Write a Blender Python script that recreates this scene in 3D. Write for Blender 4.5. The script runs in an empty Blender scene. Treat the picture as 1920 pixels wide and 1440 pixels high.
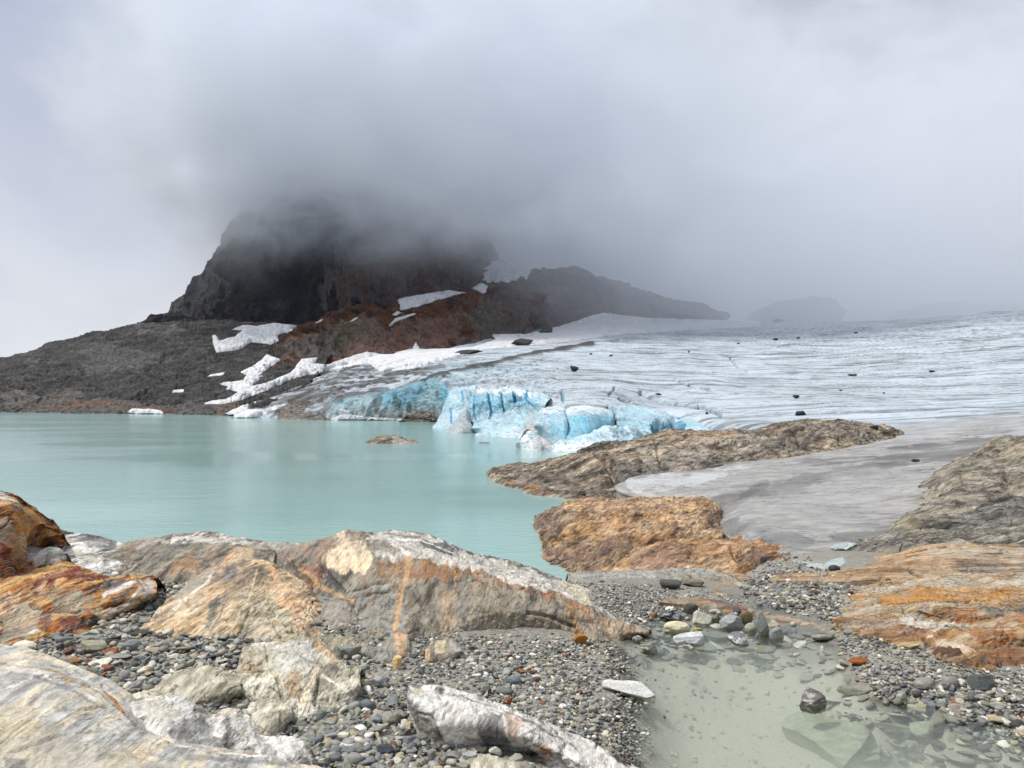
import bpy, bmesh, math, random
import numpy as np
from mathutils import Vector

# ------------------------------------------------------------------ camera, sky, sun, exposure
F, HZ, CZ = 1387.0, 738.0, 10.0          # focal length and horizon row of the 1920 px photograph, eye height over the lake
scene = bpy.context.scene
cam = bpy.data.cameras.new("camera"); camo = bpy.data.objects.new("camera", cam)
scene.collection.objects.link(camo); scene.camera = camo
camo.location = (0, 0, CZ); camo.rotation_euler = (math.radians(90), 0, 0)
cam.sensor_width = 36.0; cam.lens = 36.0 * F / 1920.0; cam.shift_y = (HZ - 720.0) / 1920.0
cam.clip_start = 0.1; cam.clip_end = 20000
scene.view_settings.view_transform = 'Standard'; scene.view_settings.look = 'None'
scene.view_settings.gamma = 1.0; scene.view_settings.exposure = 0.0
scene.cycles.max_bounces = 12; scene.cycles.diffuse_bounces = 2; scene.cycles.glossy_bounces = 2
scene.cycles.transparent_max_bounces = 12; scene.cycles.transmission_bounces = 4
scene.cycles.volume_bounces = 10; scene.cycles.volume_step_rate = 1.0; scene.cycles.volume_max_steps = 96
scene.cycles.sample_clamp_indirect = 4.0; scene.cycles.caustics_reflective = False; scene.cycles.caustics_refractive = False
SUN_EL, SUN_AZ = math.radians(60), math.radians(266)    # azimuth clockwise from +Y (the view direction)

def s2l(c): return c / 12.92 if c <= 0.04045 else ((c + 0.055) / 1.055) ** 2.4
def hexc(h, k=1.0):
    h = h.lstrip('#'); return tuple(s2l(int(h[i:i + 2], 16) / 255.0) * k for i in (0, 2, 4))

def N(nt, t, x=None, **kw):
    n = nt.nodes.new(t)
    for k, v in kw.items():
        if k.startswith('i_'): n.inputs[k[2:].replace('_', ' ')].default_value = v
        else: setattr(n, k, v)
    return n
def math_(nt, op, a, b=None, c=None, clamp=False):
    n = nt.nodes.new('ShaderNodeMath'); n.operation = op; n.use_clamp = clamp
    for i, v in enumerate((a, b, c)):
        if v is None: continue
        if isinstance(v, (int, float)): n.inputs[i].default_value = v
        else: nt.links.new(v, n.inputs[i])
    return n.outputs[0]
def mixc(nt, fac, a, b, mode='MIX'):
    n = nt.nodes.new('ShaderNodeMix'); n.data_type = 'RGBA'; n.blend_type = mode
    for s, v in ((0, fac), (6, a), (7, b)):
        if isinstance(v, (int, float)): n.inputs[s].default_value = v
        elif isinstance(v, tuple): n.inputs[s].default_value = (*v[:3], 1)
        else: nt.links.new(v, n.inputs[s])
    return n.outputs[2]
def ramp(nt, fac, stops, interp='LINEAR'):
    n = nt.nodes.new('ShaderNodeValToRGB'); cr = n.color_ramp; cr.interpolation = interp
    while len(cr.elements) < len(stops): cr.elements.new(0.5)
    for e, (p, c) in zip(cr.elements, stops):
        e.position = p
        if isinstance(c, str): c = hexc(c)
        if isinstance(c, (int, float)): c = (c, c, c)
        e.color = (*c, 1)
    nt.links.new(fac, n.inputs[0]); return n.outputs[0]
def noise(nt, vec, scale, detail=4, rough=0.55, dist=0.0):
    n = nt.nodes.new('ShaderNodeTexNoise'); n.inputs['Scale'].default_value = scale
    n.inputs['Detail'].default_value = detail; n.inputs['Roughness'].default_value = rough
    n.inputs['Distortion'].default_value = dist
    if vec is not None: nt.links.new(vec, n.inputs['Vector'])
    return n.outputs[0]
def mapping(nt, vec, scale=(1, 1, 1), rot=(0, 0, 0), loc=(0, 0, 0)):
    n = nt.nodes.new('ShaderNodeMapping'); n.inputs['Scale'].default_value = scale
    n.inputs['Rotation'].default_value = [math.radians(r) for r in rot]; n.inputs['Location'].default_value = loc
    nt.links.new(vec, n.inputs['Vector']); return n.outputs[0]

def dirv(px, py):
    v = Vector(((px - 960) / F, 1.0, -(py - HZ) / F)); v.normalize(); return v

world = bpy.data.worlds.new("World"); scene.world = world; world.use_nodes = True
nt = world.node_tree; nt.nodes.clear()
out = nt.nodes.new('ShaderNodeOutputWorld')
sky = nt.nodes.new('ShaderNodeTexSky'); sky.sky_type = 'NISHITA'; sky.sun_disc = False
sky.sun_elevation = SUN_EL; sky.sun_rotation = SUN_AZ; sky.altitude = 1200
bg1 = nt.nodes.new('ShaderNodeBackground'); nt.links.new(sky.outputs[0], bg1.inputs[0]); bg1.inputs[1].default_value = 0.10
tc = nt.nodes.new('ShaderNodeTexCoord').outputs['Generated']
sep = nt.nodes.new('ShaderNodeSeparateXYZ'); nt.links.new(tc, sep.inputs[0])
x, y, z = sep.outputs
n1 = noise(nt, mapping(nt, tc, (1.5, 1.5, 3.0)), 1.6, 6, 0.5, 0.35)
n1 = ramp(nt, n1, [(0.36, 0.0), (0.64, 1.0)])
n2 = noise(nt, mapping(nt, tc, (1.2, 1.2, 2.2), loc=(3.1, 0.4, 2.0)), 4.2, 5, 0.5, 0.2)
side = math_(nt, 'MULTIPLY_ADD', x, -0.5, 0.5, True)                      # 1 far left, 0 far right
left = mixc(nt, n1, (0.40, 0.45, 0.60), (0.70, 0.73, 0.82))
right = mixc(nt, n1, (0.34, 0.38, 0.45), (0.50, 0.54, 0.61))
sideS = ramp(nt, side, [(0.44, 0.0), (0.68, 1.0)])
vis = mixc(nt, sideS, right, left)
vis = mixc(nt, 1.0, vis, ramp(nt, n2, [(0.36, 0.84), (0.64, 1.14)]), 'MULTIPLY')
def blob(px, py, lo, hi):
    d = nt.nodes.new('ShaderNodeVectorMath'); d.operation = 'DOT_PRODUCT'; nt.links.new(tc, d.inputs[0]); d.inputs[1].default_value = dirv(px, py)
    dn = math_(nt, 'ADD', d.outputs['Value'], math_(nt, 'MULTIPLY_ADD', n2, 0.05, -0.025))
    n = nt.nodes.new('ShaderNodeMapRange'); n.interpolation_type = 'SMOOTHSTEP'; nt.links.new(dn, n.inputs[0])
    n.inputs[1].default_value = lo; n.inputs[2].default_value = hi; return n.outputs[0]
vis = mixc(nt, math_(nt, 'MULTIPLY', blob(200, 470, 0.955, 1.0), 0.75), vis, (0.86, 0.88, 0.92))
vis = mixc(nt, math_(nt, 'MULTIPLY', blob(330, 110, 0.95, 1.0), 0.6), vis, (0.40, 0.46, 0.63))
# luminance of an overcast sky rises towards the zenith
zen = ramp(nt, z, [(0.0, 1.0), (0.45, 1.0), (0.75, 1.6), (1.0, 2.0)])
vis = mixc(nt, 1.0, vis, zen, 'MULTIPLY')
vis = mixc(nt, 1.0, vis, ramp(nt, z, [(0.0, (1.0, 1.0, 1.0)), (0.45, (1.0, 1.0, 1.0)), (0.75, (1.05, 1.0, 0.91))]), 'MULTIPLY')   # whiter cloud overhead
bg2 = nt.nodes.new('ShaderNodeBackground'); nt.links.new(vis, bg2.inputs[0])
mx = nt.nodes.new('ShaderNodeMixShader'); mx.inputs[0].default_value = 0.90
nt.links.new(bg1.outputs[0], mx.inputs[1]); nt.links.new(bg2.outputs[0], mx.inputs[2]); nt.links.new(mx.outputs[0], out.inputs[0])

sun = bpy.data.lights.new("sun", 'SUN'); suno = bpy.data.objects.new("sun", sun); scene.collection.objects.link(suno)
sun.energy = 3.3; sun.angle = math.radians(8); sun.color = (1.0, 0.96, 0.90)
sd = Vector((math.sin(SUN_AZ) * math.cos(SUN_EL), math.cos(SUN_AZ) * math.cos(SUN_EL), math.sin(SUN_EL)))
suno.rotation_euler = sd.to_track_quat('Z', 'Y').to_euler()

# ------------------------------------------------------------------ helpers
def _hash(ix, iy, iz, seed):
    h = (ix.astype(np.uint32) * np.uint32(374761393) + iy.astype(np.uint32) * np.uint32(668265263)
         + iz.astype(np.uint32) * np.uint32(2147483647 - 1013904223) + np.uint32((seed * 974634777) & 0xffffffff))
    h = (h ^ (h >> np.uint32(13))) * np.uint32(1274126177); h = h ^ (h >> np.uint32(16))
    h = h * np.uint32(2246822519); return h ^ (h >> np.uint32(15))
def pn(P, seed=0):
    """gradient noise, about -1..1"""
    P = np.asarray(P, np.float64); I = np.floor(P).astype(np.int64); f = P - I
    u = f * f * f * (f * (f * 6 - 15) + 10); r = np.zeros(len(P))
    for dx in (0, 1):
        wx = u[:, 0] if dx else 1 - u[:, 0]
        for dy in (0, 1):
            wy = u[:, 1] if dy else 1 - u[:, 1]
            for dz in (0, 1):
                wz = u[:, 2] if dz else 1 - u[:, 2]
                h = _hash(I[:, 0] + dx, I[:, 1] + dy, I[:, 2] + dz, seed)
                gx = (h & np.uint32(1023)).astype(np.float64) / 511.5 - 1
                gy = ((h >> np.uint32(10)) & np.uint32(1023)).astype(np.float64) / 511.5 - 1
                gz = ((h >> np.uint32(20)) & np.uint32(1023)).astype(np.float64) / 511.5 - 1
                r += wx * wy * wz * (gx * (f[:, 0] - dx) + gy * (f[:, 1] - dy) + gz * (f[:, 2] - dz))
    return r * 1.3
def fbm(P, octv=4, seed=0, gain=0.5, lac=2.03):
    r = 0; a = 1.0; P = np.asarray(P, float)
    for o in range(octv): r = r + a * pn(P, seed + o * 17); P = P * lac; a *= gain
    return r
def ridged(P, octv=4, seed=0, gain=0.5, lac=2.03):
    r = 0; a = 1.0; P = np.asarray(P, float)
    for o in range(octv): r = r + a * (1 - 2 * np.abs(pn(P, seed + o * 17))); P = P * lac; a *= gain
    return r
def sstep(a, b, x):
    t = np.clip((x - a) / (b - a), 0, 1); return t * t * (3 - 2 * t)
def rotm(rx, ry, rz):
    rx, ry, rz = [math.radians(a) for a in (rx, ry, rz)]
    X = np.array([[1, 0, 0], [0, math.cos(rx), -math.sin(rx)], [0, math.sin(rx), math.cos(rx)]])
    Y = np.array([[math.cos(ry), 0, math.sin(ry)], [0, 1, 0], [-math.sin(ry), 0, math.cos(ry)]])
    Z = np.array([[math.cos(rz), -math.sin(rz), 0], [math.sin(rz), math.cos(rz), 0], [0, 0, 1]])
    return Z @ Y @ X
def w2p(P): return 960 + P[:, 0] / P[:, 1] * F, HZ + (CZ - P[:, 2]) / P[:, 1] * F
def p2w(px, py, d): return np.stack([(px - 960) / F * d, d + 0 * px, CZ - (py - HZ) / F * d], -1)
def Zd(px, py, z): return (px, py, (CZ - z) * F / (py - HZ))
def poly_sd(px, py, poly):
    """signed distance in pixels, positive inside"""
    n = len(poly); best = np.full(len(px), 1e9); ins = np.zeros(len(px), bool)
    for i in range(n):
        x0, y0 = poly[i]; x1, y1 = poly[(i + 1) % n]; dx, dy = x1 - x0, y1 - y0
        t = np.clip(((px - x0) * dx + (py - y0) * dy) / (dx * dx + dy * dy + 1e-9), 0, 1)
        best = np.minimum(best, np.hypot(px - x0 - t * dx, py - y0 - t * dy))
        if y0 != y1:
            c = ((y0 > py) != (y1 > py)) & (px < dx * (py - y0) / (y1 - y0) + x0); ins ^= c
    return np.where(ins, best, -best)
def line_d(px, py, line):
    best = np.full(len(px), 1e9)
    for (x0, y0), (x1, y1) in zip(line[:-1], line[1:]):
        dx, dy = x1 - x0, y1 - y0
        t = np.clip(((px - x0) * dx + (py - y0) * dy) / (dx * dx + dy * dy + 1e-9), 0, 1)
        best = np.minimum(best, np.hypot(px - x0 - t * dx, py - y0 - t * dy))
    return best

def mesh_from(name, V, Fc, mat, parent=None, col=None, smooth=True, origin=None, label=None, cat=None, group=None, kind=None):
    V = np.asarray(V, np.float64); Fc = np.asarray(Fc, np.int32)
    if origin is None:
        origin = np.array([(V[:, 0].min() + V[:, 0].max()) / 2, (V[:, 1].min() + V[:, 1].max()) / 2, V[:, 2].min()])
    me = bpy.data.meshes.new(name); k = Fc.shape[1]
    me.vertices.add(len(V)); me.vertices.foreach_set('co', (V - origin).astype(np.float32).ravel())
    me.loops.add(Fc.size); me.loops.foreach_set('vertex_index', Fc.ravel())
    me.polygons.add(len(Fc)); me.polygons.foreach_set('loop_start', np.arange(0, Fc.size, k, dtype=np.int32))
    if smooth: me.polygons.foreach_set('use_smooth', np.ones(len(Fc), bool))
    me.update(calc_edges=True)
    if col is not None:
        a = me.color_attributes.new('Col', 'FLOAT_COLOR', 'POINT'); a.data.foreach_set('color', np.asarray(col, np.float32).ravel())
    me.materials.append(mat)
    o = bpy.data.objects.new(name, me); scene.collection.objects.link(o); o.location = origin
    if parent is not None:
        o.parent = parent; o.location = Vector(origin) - parent.location
    return tag(o, label, cat, group, kind)
def tag(o, label=None, cat=None, group=None, kind=None):
    if label: o['label'] = label
    if cat: o['category'] = cat
    if group: o['group'] = group
    if kind: o['kind'] = kind
    return o

def cr(P, t):
    """Catmull-Rom through P (n,k) at parameters t in 0..n-1"""
    n = len(P); i = np.clip(np.floor(t).astype(int), 0, n - 2); f = (t - i)[:, None]
    p1, p2 = P[i], P[i + 1]
    p0 = np.where((i > 0)[:, None], P[np.maximum(i - 1, 0)], 2 * p1 - p2)
    p3 = np.where((i < n - 2)[:, None], P[np.minimum(i + 2, n - 1)], 2 * p2 - p1)
    a = 0.5
    return ((2 * p1) + (-p0 + p2) * f * 2 * a + (2 * p0 - 5 * p1 + 4 * p2 - p3) * f ** 2 * 2 * a + (-p0 + 3 * p1 - 3 * p2 + p3) * f ** 3 * 2 * a) * 0.5
def resample(row, n):
    R = np.array(row, float); R[:, 2] = np.log(R[:, 2])
    s = np.r_[0, np.cumsum(np.hypot(np.diff(R[:, 0]), np.diff(R[:, 1])) + 60 * np.abs(np.diff(R[:, 2])) + 1e-3)]; s /= s[-1]
    q = np.linspace(0, 1, n); k = np.interp(q, s, np.arange(len(R)))
    return cr(R, k)
def off(row, dd, drop):
    r = []
    for (px, py, d) in row:
        z = CZ - (py - HZ) / F * d; X = (px - 960) / F * d; d2 = d + dd
        r.append((960 + X / d2 * F, HZ + (CZ - z + drop) / d2 * F, d2))
    return r
def loft_grid(rows, res=1.8, vres=None, sink=0.3, back=None, vmax=400, sides=0):
    rows = [list(r) for r in rows]
    if sides:      # the two ends bend down into the ground
        rows = [off([r[0]], 0.15, sides) + off([r[0]], 0.02, sides * 0.12) + r + off([r[-1]], 0.02, sides * 0.12) + off([r[-1]], 0.15, sides) for r in rows]
    if sink: rows = [off(rows[0], 0.0, sink)] + rows
    if back:
        dd, drop = back; top = rows[-1]
        rows += [off(top, dd * 0.25, drop * 0.12), off(top, dd, drop)]
    ln = max(sum(math.hypot(a[0] - b[0], a[1] - b[1]) for a, b in zip(r[:-1], r[1:])) for r in rows)
    nu = int(min(900, max(12, ln / res)))
    G = np.stack([resample(r, nu) for r in rows])                 # rows, nu, 3
    T = [0.0]; vres = vres or res * 0.75
    for a, b in zip(G[:-1], G[1:]):
        m = np.mean(np.hypot(a[:, 0] - b[:, 0], a[:, 1] - b[:, 1]) + 80 * np.abs(a[:, 2] - b[:, 2]))
        T.append(T[-1] + min(vmax, max(3, m / vres)))
    nv = int(T[-1]) + 1
    tt = np.interp(np.linspace(0, T[-1], nv), T, np.arange(len(rows)))
    if len(rows) > 2:
        Q = cr(G.reshape(len(rows), -1), tt).reshape(nv, nu, 3)
    else:
        Q = np.stack([G[0] * (1 - t) + G[1] * t for t in tt])
    P = p2w(Q[..., 0], Q[..., 1], np.exp(Q[..., 2]))
    return P
def grid_normals(P):
    du = np.gradient(P, axis=1); dv = np.gradient(P, axis=0); n = np.cross(du, dv)
    return n / (np.linalg.norm(n, axis=-1, keepdims=True) + 1e-12)
def grid_faces(nv, nu):
    i = np.arange(nv * nu).reshape(nv, nu)
    return np.stack([i[:-1, :-1], i[:-1, 1:], i[1:, 1:], i[1:, :-1]], -1).reshape(-1, 4)

def paint_cols(P, px, py, base, patches=(), lines=(), warp=6.0, wscale=None, seed=3, streak=None):
    """colour patches fixed to the surface: rgb + alpha = how far they replace the material's own colour"""
    n = len(px); col = np.zeros((n, 4)); col[:, :3] = base; col[:, 3] = 0
    d = np.median(P[:, 1]); ws = (wscale or 40.0) * 1.0
    W = np.stack([px / ws, py / ws, np.zeros(n) + seed], -1)
    wx = px + 0.85 * warp * fbm(W, 6, seed, 0.62); wy = py + 0.85 * warp * fbm(W + 31.7, 6, seed + 5, 0.62)
    sk = streak if streak is not None else np.zeros(n)
    for (poly, hx, al, soft) in patches:
        al = min(1.0, al * 1.18); soft = max(1.5, soft * 0.55)
        m = sstep(-soft * 0.4, soft * 0.4, poly_sd(wx, wy, poly) + (soft * 1.3 + 4) * sk) * al * (0.86 + 0.14 * np.clip(sk * 3, -1, 1))
        c = np.array(hexc(hx)); col[:, :3] = col[:, :3] * (1 - m)[:, None] + c * m[:, None]; col[:, 3] = np.maximum(col[:, 3] * (1 - m), 0) + m
    for (ln, w, hx, al) in lines:
        dd = line_d(px + 0.35 * (wx - px), py + 0.35 * (wy - py), ln)
        m = (1 - sstep(w * 0.3, w * 0.6, dd * (1 + 0.5 * sk))) * al
        c = np.array(hexc(hx)); col[:, :3] = col[:, :3] * (1 - m)[:, None] + c * m[:, None]; col[:, 3] = col[:, 3] * (1 - m) + m
    col[:, 3] = np.clip(col[:, 3], 0, 1)
    return col

def rock(name, rows, mat, label=None, cat='rock outcrop', group=None, kind=None, sink=0.3, back=None, res=1.8,
         amp=0.05, scale=1.5, fol=(0, 0, 0), famp=0.02, ffreq=6.0, cracks=(), patches=(), lines=(), warp=6.0, seed=1, vmax=400,
         steps=None, edge=None, wscale=None, joint=None, rough=None, sides=0):
    joint = amp * 0.9 if joint is None else joint; rough = amp * 0.5 if rough is None else rough
    P = loft_grid(rows, res=res, sink=sink, back=back, vmax=vmax, sides=sides); nv, nu, _ = P.shape
    Nn = grid_normals(P); Vp = P.reshape(-1, 3); nn = Nn.reshape(-1, 3)
    px, py = w2p(Vp)
    R = rotm(*fol); Q = Vp @ R
    D = amp * fbm(Vp * scale, 5, seed)
    if famp:
        S = Q * np.array([ffreq * 0.13, ffreq * 0.3, ffreq]); S = S + 0.6 * fbm(Vp * scale * 0.7, 2, seed + 50)[:, None]
        D = D + famp * 0.8 * (ridged(S, 4, seed + 9, 0.5) - 0.5)
    if steps:      # ledges: quantised offset along the foliation
        sa, sf = steps; q = Q[:, 2] * sf + 0.5 * fbm(Vp * scale, 3, seed + 70)
        D = D + sa * (np.abs((q % 1.0) - 0.5) * 2) ** 3
    # broken, angular relief: plucked facets and joints
    fr = fbm(Vp * scale * 2.2, 2, seed + 33); jt = np.abs(pn(Vp * scale * 1.7 + 0.35 * fr[:, None] + 5, seed + 34))
    D = D - joint * (1 - sstep(0, 0.055, jt)) * sstep(-0.1, 0.25, fbm(Vp * scale * 0.8, 2, seed + 35)) + rough * np.abs(fbm(Vp * scale * 7, 3, seed + 36, 0.6))
    wx = px + 3.0 * pn(Vp * scale * 3, seed + 3); wy = py + 3.0 * pn(Vp * scale * 3 + 9, seed + 4)
    for (ln, w, dep) in cracks:
        D = D - dep * (1 - sstep(0, w, line_d(wx, wy, ln)))
    V2 = Vp + nn * D[:, None]
    col = paint_cols(Vp, px, py, (0.3, 0.3, 0.3), patches, lines, warp=warp, seed=seed, wscale=wscale, streak=fbm((Q * np.array([.25, .5, 2.4])) * scale * 2.0, 5, seed + 60, 0.65))
    return mesh_from(name, V2, grid_faces(nv, nu), mat, col=col, label=label, cat=cat, group=group, kind=kind)

# ------------------------------------------------------------------ materials
def new_mat(name):
    m = bpy.data.materials.new(name); m.use_nodes = True; t = m.node_tree; t.nodes.clear()
    o = t.nodes.new('ShaderNodeOutputMaterial'); b = t.nodes.new('ShaderNodeBsdfPrincipled'); t.links.new(b.outputs[0], o.inputs[0])
    b.inputs['Roughness'].default_value = 0.8; b.inputs['Specular IOR Level'].default_value = 0.3
    return m, t, b
def rock_mat(name, pal, rot=(0, 0, 0), s=1.0, stretch=(0.25, 0.45, 3.0), streak=0.45, speck=0.3, bump=0.6, bdist=None, crack=0.35, gain=1.0, rough=0.8, warp=0.3, crispness=0.5, blot=1.0):
    """s = pattern size in 1/m"""
    m, t, b = new_mat(name); L = t.links
    co = t.nodes.new('ShaderNodeTexCoord').outputs['Object']
    mp = mapping(t, co, (s, s, s), rot)
    # warp
    wn = t.nodes.new('ShaderNodeTexNoise'); wn.inputs['Scale'].default_value = 0.9; wn.inputs['Detail'].default_value = 3; L.new(mp, wn.inputs['Vector'])
    vm = t.nodes.new('ShaderNodeVectorMath'); vm.operation = 'MULTIPLY_ADD'; L.new(wn.outputs['Color'], vm.inputs[0]); vm.inputs[1].default_value = (warp,) * 3; L.new(mp, vm.inputs[2])
    st = mapping(t, vm.outputs[0], stretch)
    band = noise(t, st, 1.0, 8, 0.62, 0.25)
    fine = noise(t, mapping(t, vm.outputs[0], tuple(a * 4 for a in stretch)), 1.6, 6, 0.65, 0.1)
    band = math_(t, 'MULTIPLY_ADD', band, 1.7, -0.35, True)
    crisp = []
    for k, (p_, c_) in enumerate(pal):
        crisp.append((p_, c_))
        if k < len(pal) - 1: crisp.append((max(p_ + 0.01, pal[k + 1][0] - 0.05), c_))
    c = mixc(t, crispness, ramp(t, band, pal), ramp(t, band, crisp))
    # thin dark and pale laminae along the foliation
    fl = noise(t, mapping(t, vm.outputs[0], (stretch[0] * 1.6, stretch[1] * 1.6, stretch[2] * 2.2), loc=(7, 3, 1)), 1.0, 7, 0.68, 0.35)
    lam = math_(t, 'ABSOLUTE', math_(t, 'SUBTRACT', fl, 0.5))
    lg = ramp(t, noise(t, mp, 0.7, 4, 0.6), [(0.50, 0.0), (0.58, 1.0)])
    fl2 = noise(t, mapping(t, vm.outputs[0], (stretch[0] * 1.2, stretch[1] * 1.5, stretch[2] * 1.5), loc=(1, 8, 5)), 1.0, 7, 0.66, 0.5)
    lam2 = math_(t, 'ABSOLUTE', math_(t, 'SUBTRACT', fl2, 0.53))
    at = t.nodes.new('ShaderNodeAttribute'); at.attribute_name = 'Col'
    c = mixc(t, at.outputs['Alpha'], c, at.outputs['Color'])
    # streaks light/dark
    sr = ramp(t, fine, [(0.34, 1 - min(.8, streak * 1.2)), (0.47, 0.98), (0.53, 1.02), (0.66, 1 + streak * 0.7)])
    c = mixc(t, 1.0, c, sr, 'MULTIPLY')
    bl = noise(t, mp, 3.0, 6, 0.6)
    c = mixc(t, 1.0, c, ramp(t, bl, [(0.5 - 0.18 / blot, 1 - 0.34 * min(1.9, blot)), (0.5, 1.0), (0.5 + 0.18 / blot, 1 + 0.26 * blot)]), 'MULTIPLY')
    sp = noise(t, mp, 34.0, 5, 0.75)
    c = mixc(t, 1.0, c, ramp(t, sp, [(0.33, 1 - speck * 1.4), (0.46, 1.0), (0.56, 1.0), (0.68, 1 + speck * 0.7)]), 'MULTIPLY')
    c = mixc(t, 1.0, c, ramp(t, lam, [(0.0, 1 - min(.9, 1.2 * streak + 0.15)), (0.012, 0.85), (0.028, 1.0)]), 'MULTIPLY') if False else mixc(t, math_(t, 'MULTIPLY_ADD', lg, 0.85, 0.12), c, mixc(t, 1.0, c, ramp(t, lam, [(0.0, 0.28), (0.008, 0.6), (0.02, 1.0)]), 'MULTIPLY'))
    c = mixc(t, ramp(t, lam2, [(0.0, min(.7, streak * 1.2)), (0.006, 0.3), (0.013, 0.0)]), c, pal[-1][1] if isinstance(pal[-1][1], tuple) else hexc(pal[-1][1]))
    # thin cracks
    vo = t.nodes.new('ShaderNodeTexVoronoi'); vo.feature = 'DISTANCE_TO_EDGE'; vo.inputs['Scale'].default_value = 1.5
    L.new(mapping(t, vm.outputs[0], (1.0, 1.0, 2.2)), vo.inputs['Vector'])
    gate = noise(t, mp, 1.1, 2)
    ck = math_(t, 'MAXIMUM', ramp(t, vo.outputs[0], [(0.0, 0.0), (0.02, 1.0)]), ramp(t, gate, [(0.48, 1.0), (0.58, 0.0)]))
    c = mixc(t, crack, c, mixc(t, 1.0, c, ck, 'MULTIPLY'))
    if gain != 1.0: c = mixc(t, 1.0, c, (gain, gain, gain), 'MULTIPLY')
    L.new(c, b.inputs['Base Color']); b.inputs['Roughness'].default_value = rough
    h = math_(t, 'ADD', math_(t, 'MULTIPLY', fine, 0.5), math_(t, 'MULTIPLY', bl, 0.5))
    h = math_(t, 'ADD', h, math_(t, 'MULTIPLY', sp, 0.12))
    h = math_(t, 'ADD', h, math_(t, 'MULTIPLY', ck, 0.25 * crack)); h = math_(t, 'ADD', h, math_(t, 'MULTIPLY', math_(t, 'MINIMUM', lam, 0.02), math_(t, 'MULTIPLY_ADD', lg, 4.0, 0.5)))
    bp = t.nodes.new('ShaderNodeBump'); bp.inputs['Strength'].default_value = bump; bp.inputs['Distance'].default_value = (bdist if bdist else 0.12 / s) * 1.1
    L.new(h, bp.inputs['Height']); L.new(bp.outputs[0], b.inputs['Normal'])
    return m

# ------------------------------------------------------------------ ground: one sheet from the photographer's feet to beyond the horizon
GC = [Zd(*a) for a in [
    (250, 1070, 7.33), (200, 1076, 7.36), (400, 1090, 7.36), (100, 1070, 7.36), (0, 1075, 7.4), 
    (100, 1210, 7.5), (-200, 1210, 7.5), (300, 1200, 7.45), (500, 1260, 7.32), (150, 1280, 7.45), (450, 1200, 7.42), (300, 1110, 7.42), (320, 1080, 7.35),
    (200, 1400, 7.4), (0, 1500, 7.4), (650, 1300, 7.25), (700, 1430, 7.2), (900, 1250, 7.15), (900, 1190, 7.12), (1050, 1200, 7.06), (1000, 1400, 7.1), (1000, 1300, 7.12),
    (1100, 1330, 7.06), (1150, 1270, 7.03), (1190, 1400, 6.98), (1165, 1230, 7.0), (1190, 1195, 6.98), (1120, 1470, 7.05), (1180, 1330, 6.99), (800, 1600, 7.2),
    (1300, 1300, 6.76), (1500, 1350, 6.62), (1700, 1420, 6.58), (1400, 1440, 6.5), (1300, 1200, 6.88), (1450, 1200, 6.9), (1350, 1160, 6.965), (1600, 1500, 6.45), (1250, 1260, 6.84), (1280, 1400, 6.62), (1850, 1440, 6.72),
    (1230, 1150, 7.0), (1350, 1135, 7.02), (1500, 1165, 7.015), (1560, 1190, 7.02), (1595, 1240, 7.02), (1600, 1290, 7.01), (1680, 1320, 7.0), (1800, 1360, 6.99), (1930, 1400, 6.99),
    (1700, 1250, 7.12), (1900, 1300, 7.13), (1620, 1210, 7.1), (2200, 1350, 7.15),
    (1120, 1085, 6.85), (1250, 1085, 6.85), (1350, 1095, 6.85), (1450, 1110, 6.85), (1600, 1100, 6.55), (1900, 1100, 6.35), (1700, 1180, 6.9), (1880, 1200, 6.9), (1800, 1130, 6.55), (1500, 1080, 6.2), (2200, 1100, 7.0)]]
GW = [Zd(*a) for a in [(1400, 1078, 5.0), (1480, 1066, 4.0), (1560, 1060, 3.4), (1620, 1040, 3.3), (1500, 1062, 3.3), (1420, 1040, 2.6), (1560, 1000, 2.0), (1400, 960, 1.1), (1250, 930, 0.9)]]
def Wp(X, Y, Z_): return (X, Y, Z_)
GXYZ = [tuple(p2w(np.array(a[0]), np.array(a[1]), np.array(a[2]))) for a in GC + GW]
GXYZ += [(-12, 16, 5.0), (-12, 24, 1.0), (-4, 15.5, 5.2), (-5, 20, 2.2), (0, 15.0, 5.6), (1.5, 16, 5.0), (2.5, 19, 3.0), (0, 24, -0.5), (4, 24, -0.4), (-14, 35, -2.5), (-6, 32, -2.5),
         (3, 33, -1.6), (6, 36, -0.6), (10, 32, 1.5), (2, 50, -3), (4, 75, -2.5), (-40, 60, -4), (-30, 120, -5), (-120, 100, -5), (-10, 160, -5), (60, 150, -2), (-100, 300, -5), (150, 260, -3),
         (300, 300, -3), (-300, 320, -4), (-30, 8, 7.8), (-30, 20, 6.5), (9, 45, 0.4), (14, 52, 0.3), (12, 68, -1), (30, 80, 0.5), (40, 60, 3.0), (45, 45, 5.0), (34, 34, 5.5), (25, 22, 6.2), (60, 100, 2), (100, 60, 8), (60, 30, 8), (20, 6, 7.2), (5, 2.5, 7.2), (-5, 2.5, 7.4), (0, 1.5, 7.3),
         (-800, 2000, -5), (0, 2000, -5), (900, 2000, -5), (-900, 600, -5), (900, 600, -5), (500, 150, 5), (-400, 50, -2)]
GXYZ = np.array(GXYZ)
def gk(X, Y): return np.stack([np.arctan2(X, Y) * 2.0, np.log(np.hypot(X, Y))], -1)
_K = gk(GXYZ[:, 0], GXYZ[:, 1]); _n = len(_K)
def _phi(r2): return 0.5 * r2 * np.log(r2 + 1e-12)
_A = np.zeros((_n + 3, _n + 3)); _A[:_n, :_n] = _phi(((_K[:, None] - _K[None]) ** 2).sum(-1)) + np.eye(_n) * 0.0006
_A[:_n, _n] = 1; _A[:_n, _n + 1:] = _K; _A[_n, :_n] = 1; _A[_n + 1:, :_n] = _K.T
_w = np.linalg.solve(_A, np.r_[GXYZ[:, 2], 0, 0, 0])
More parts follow.
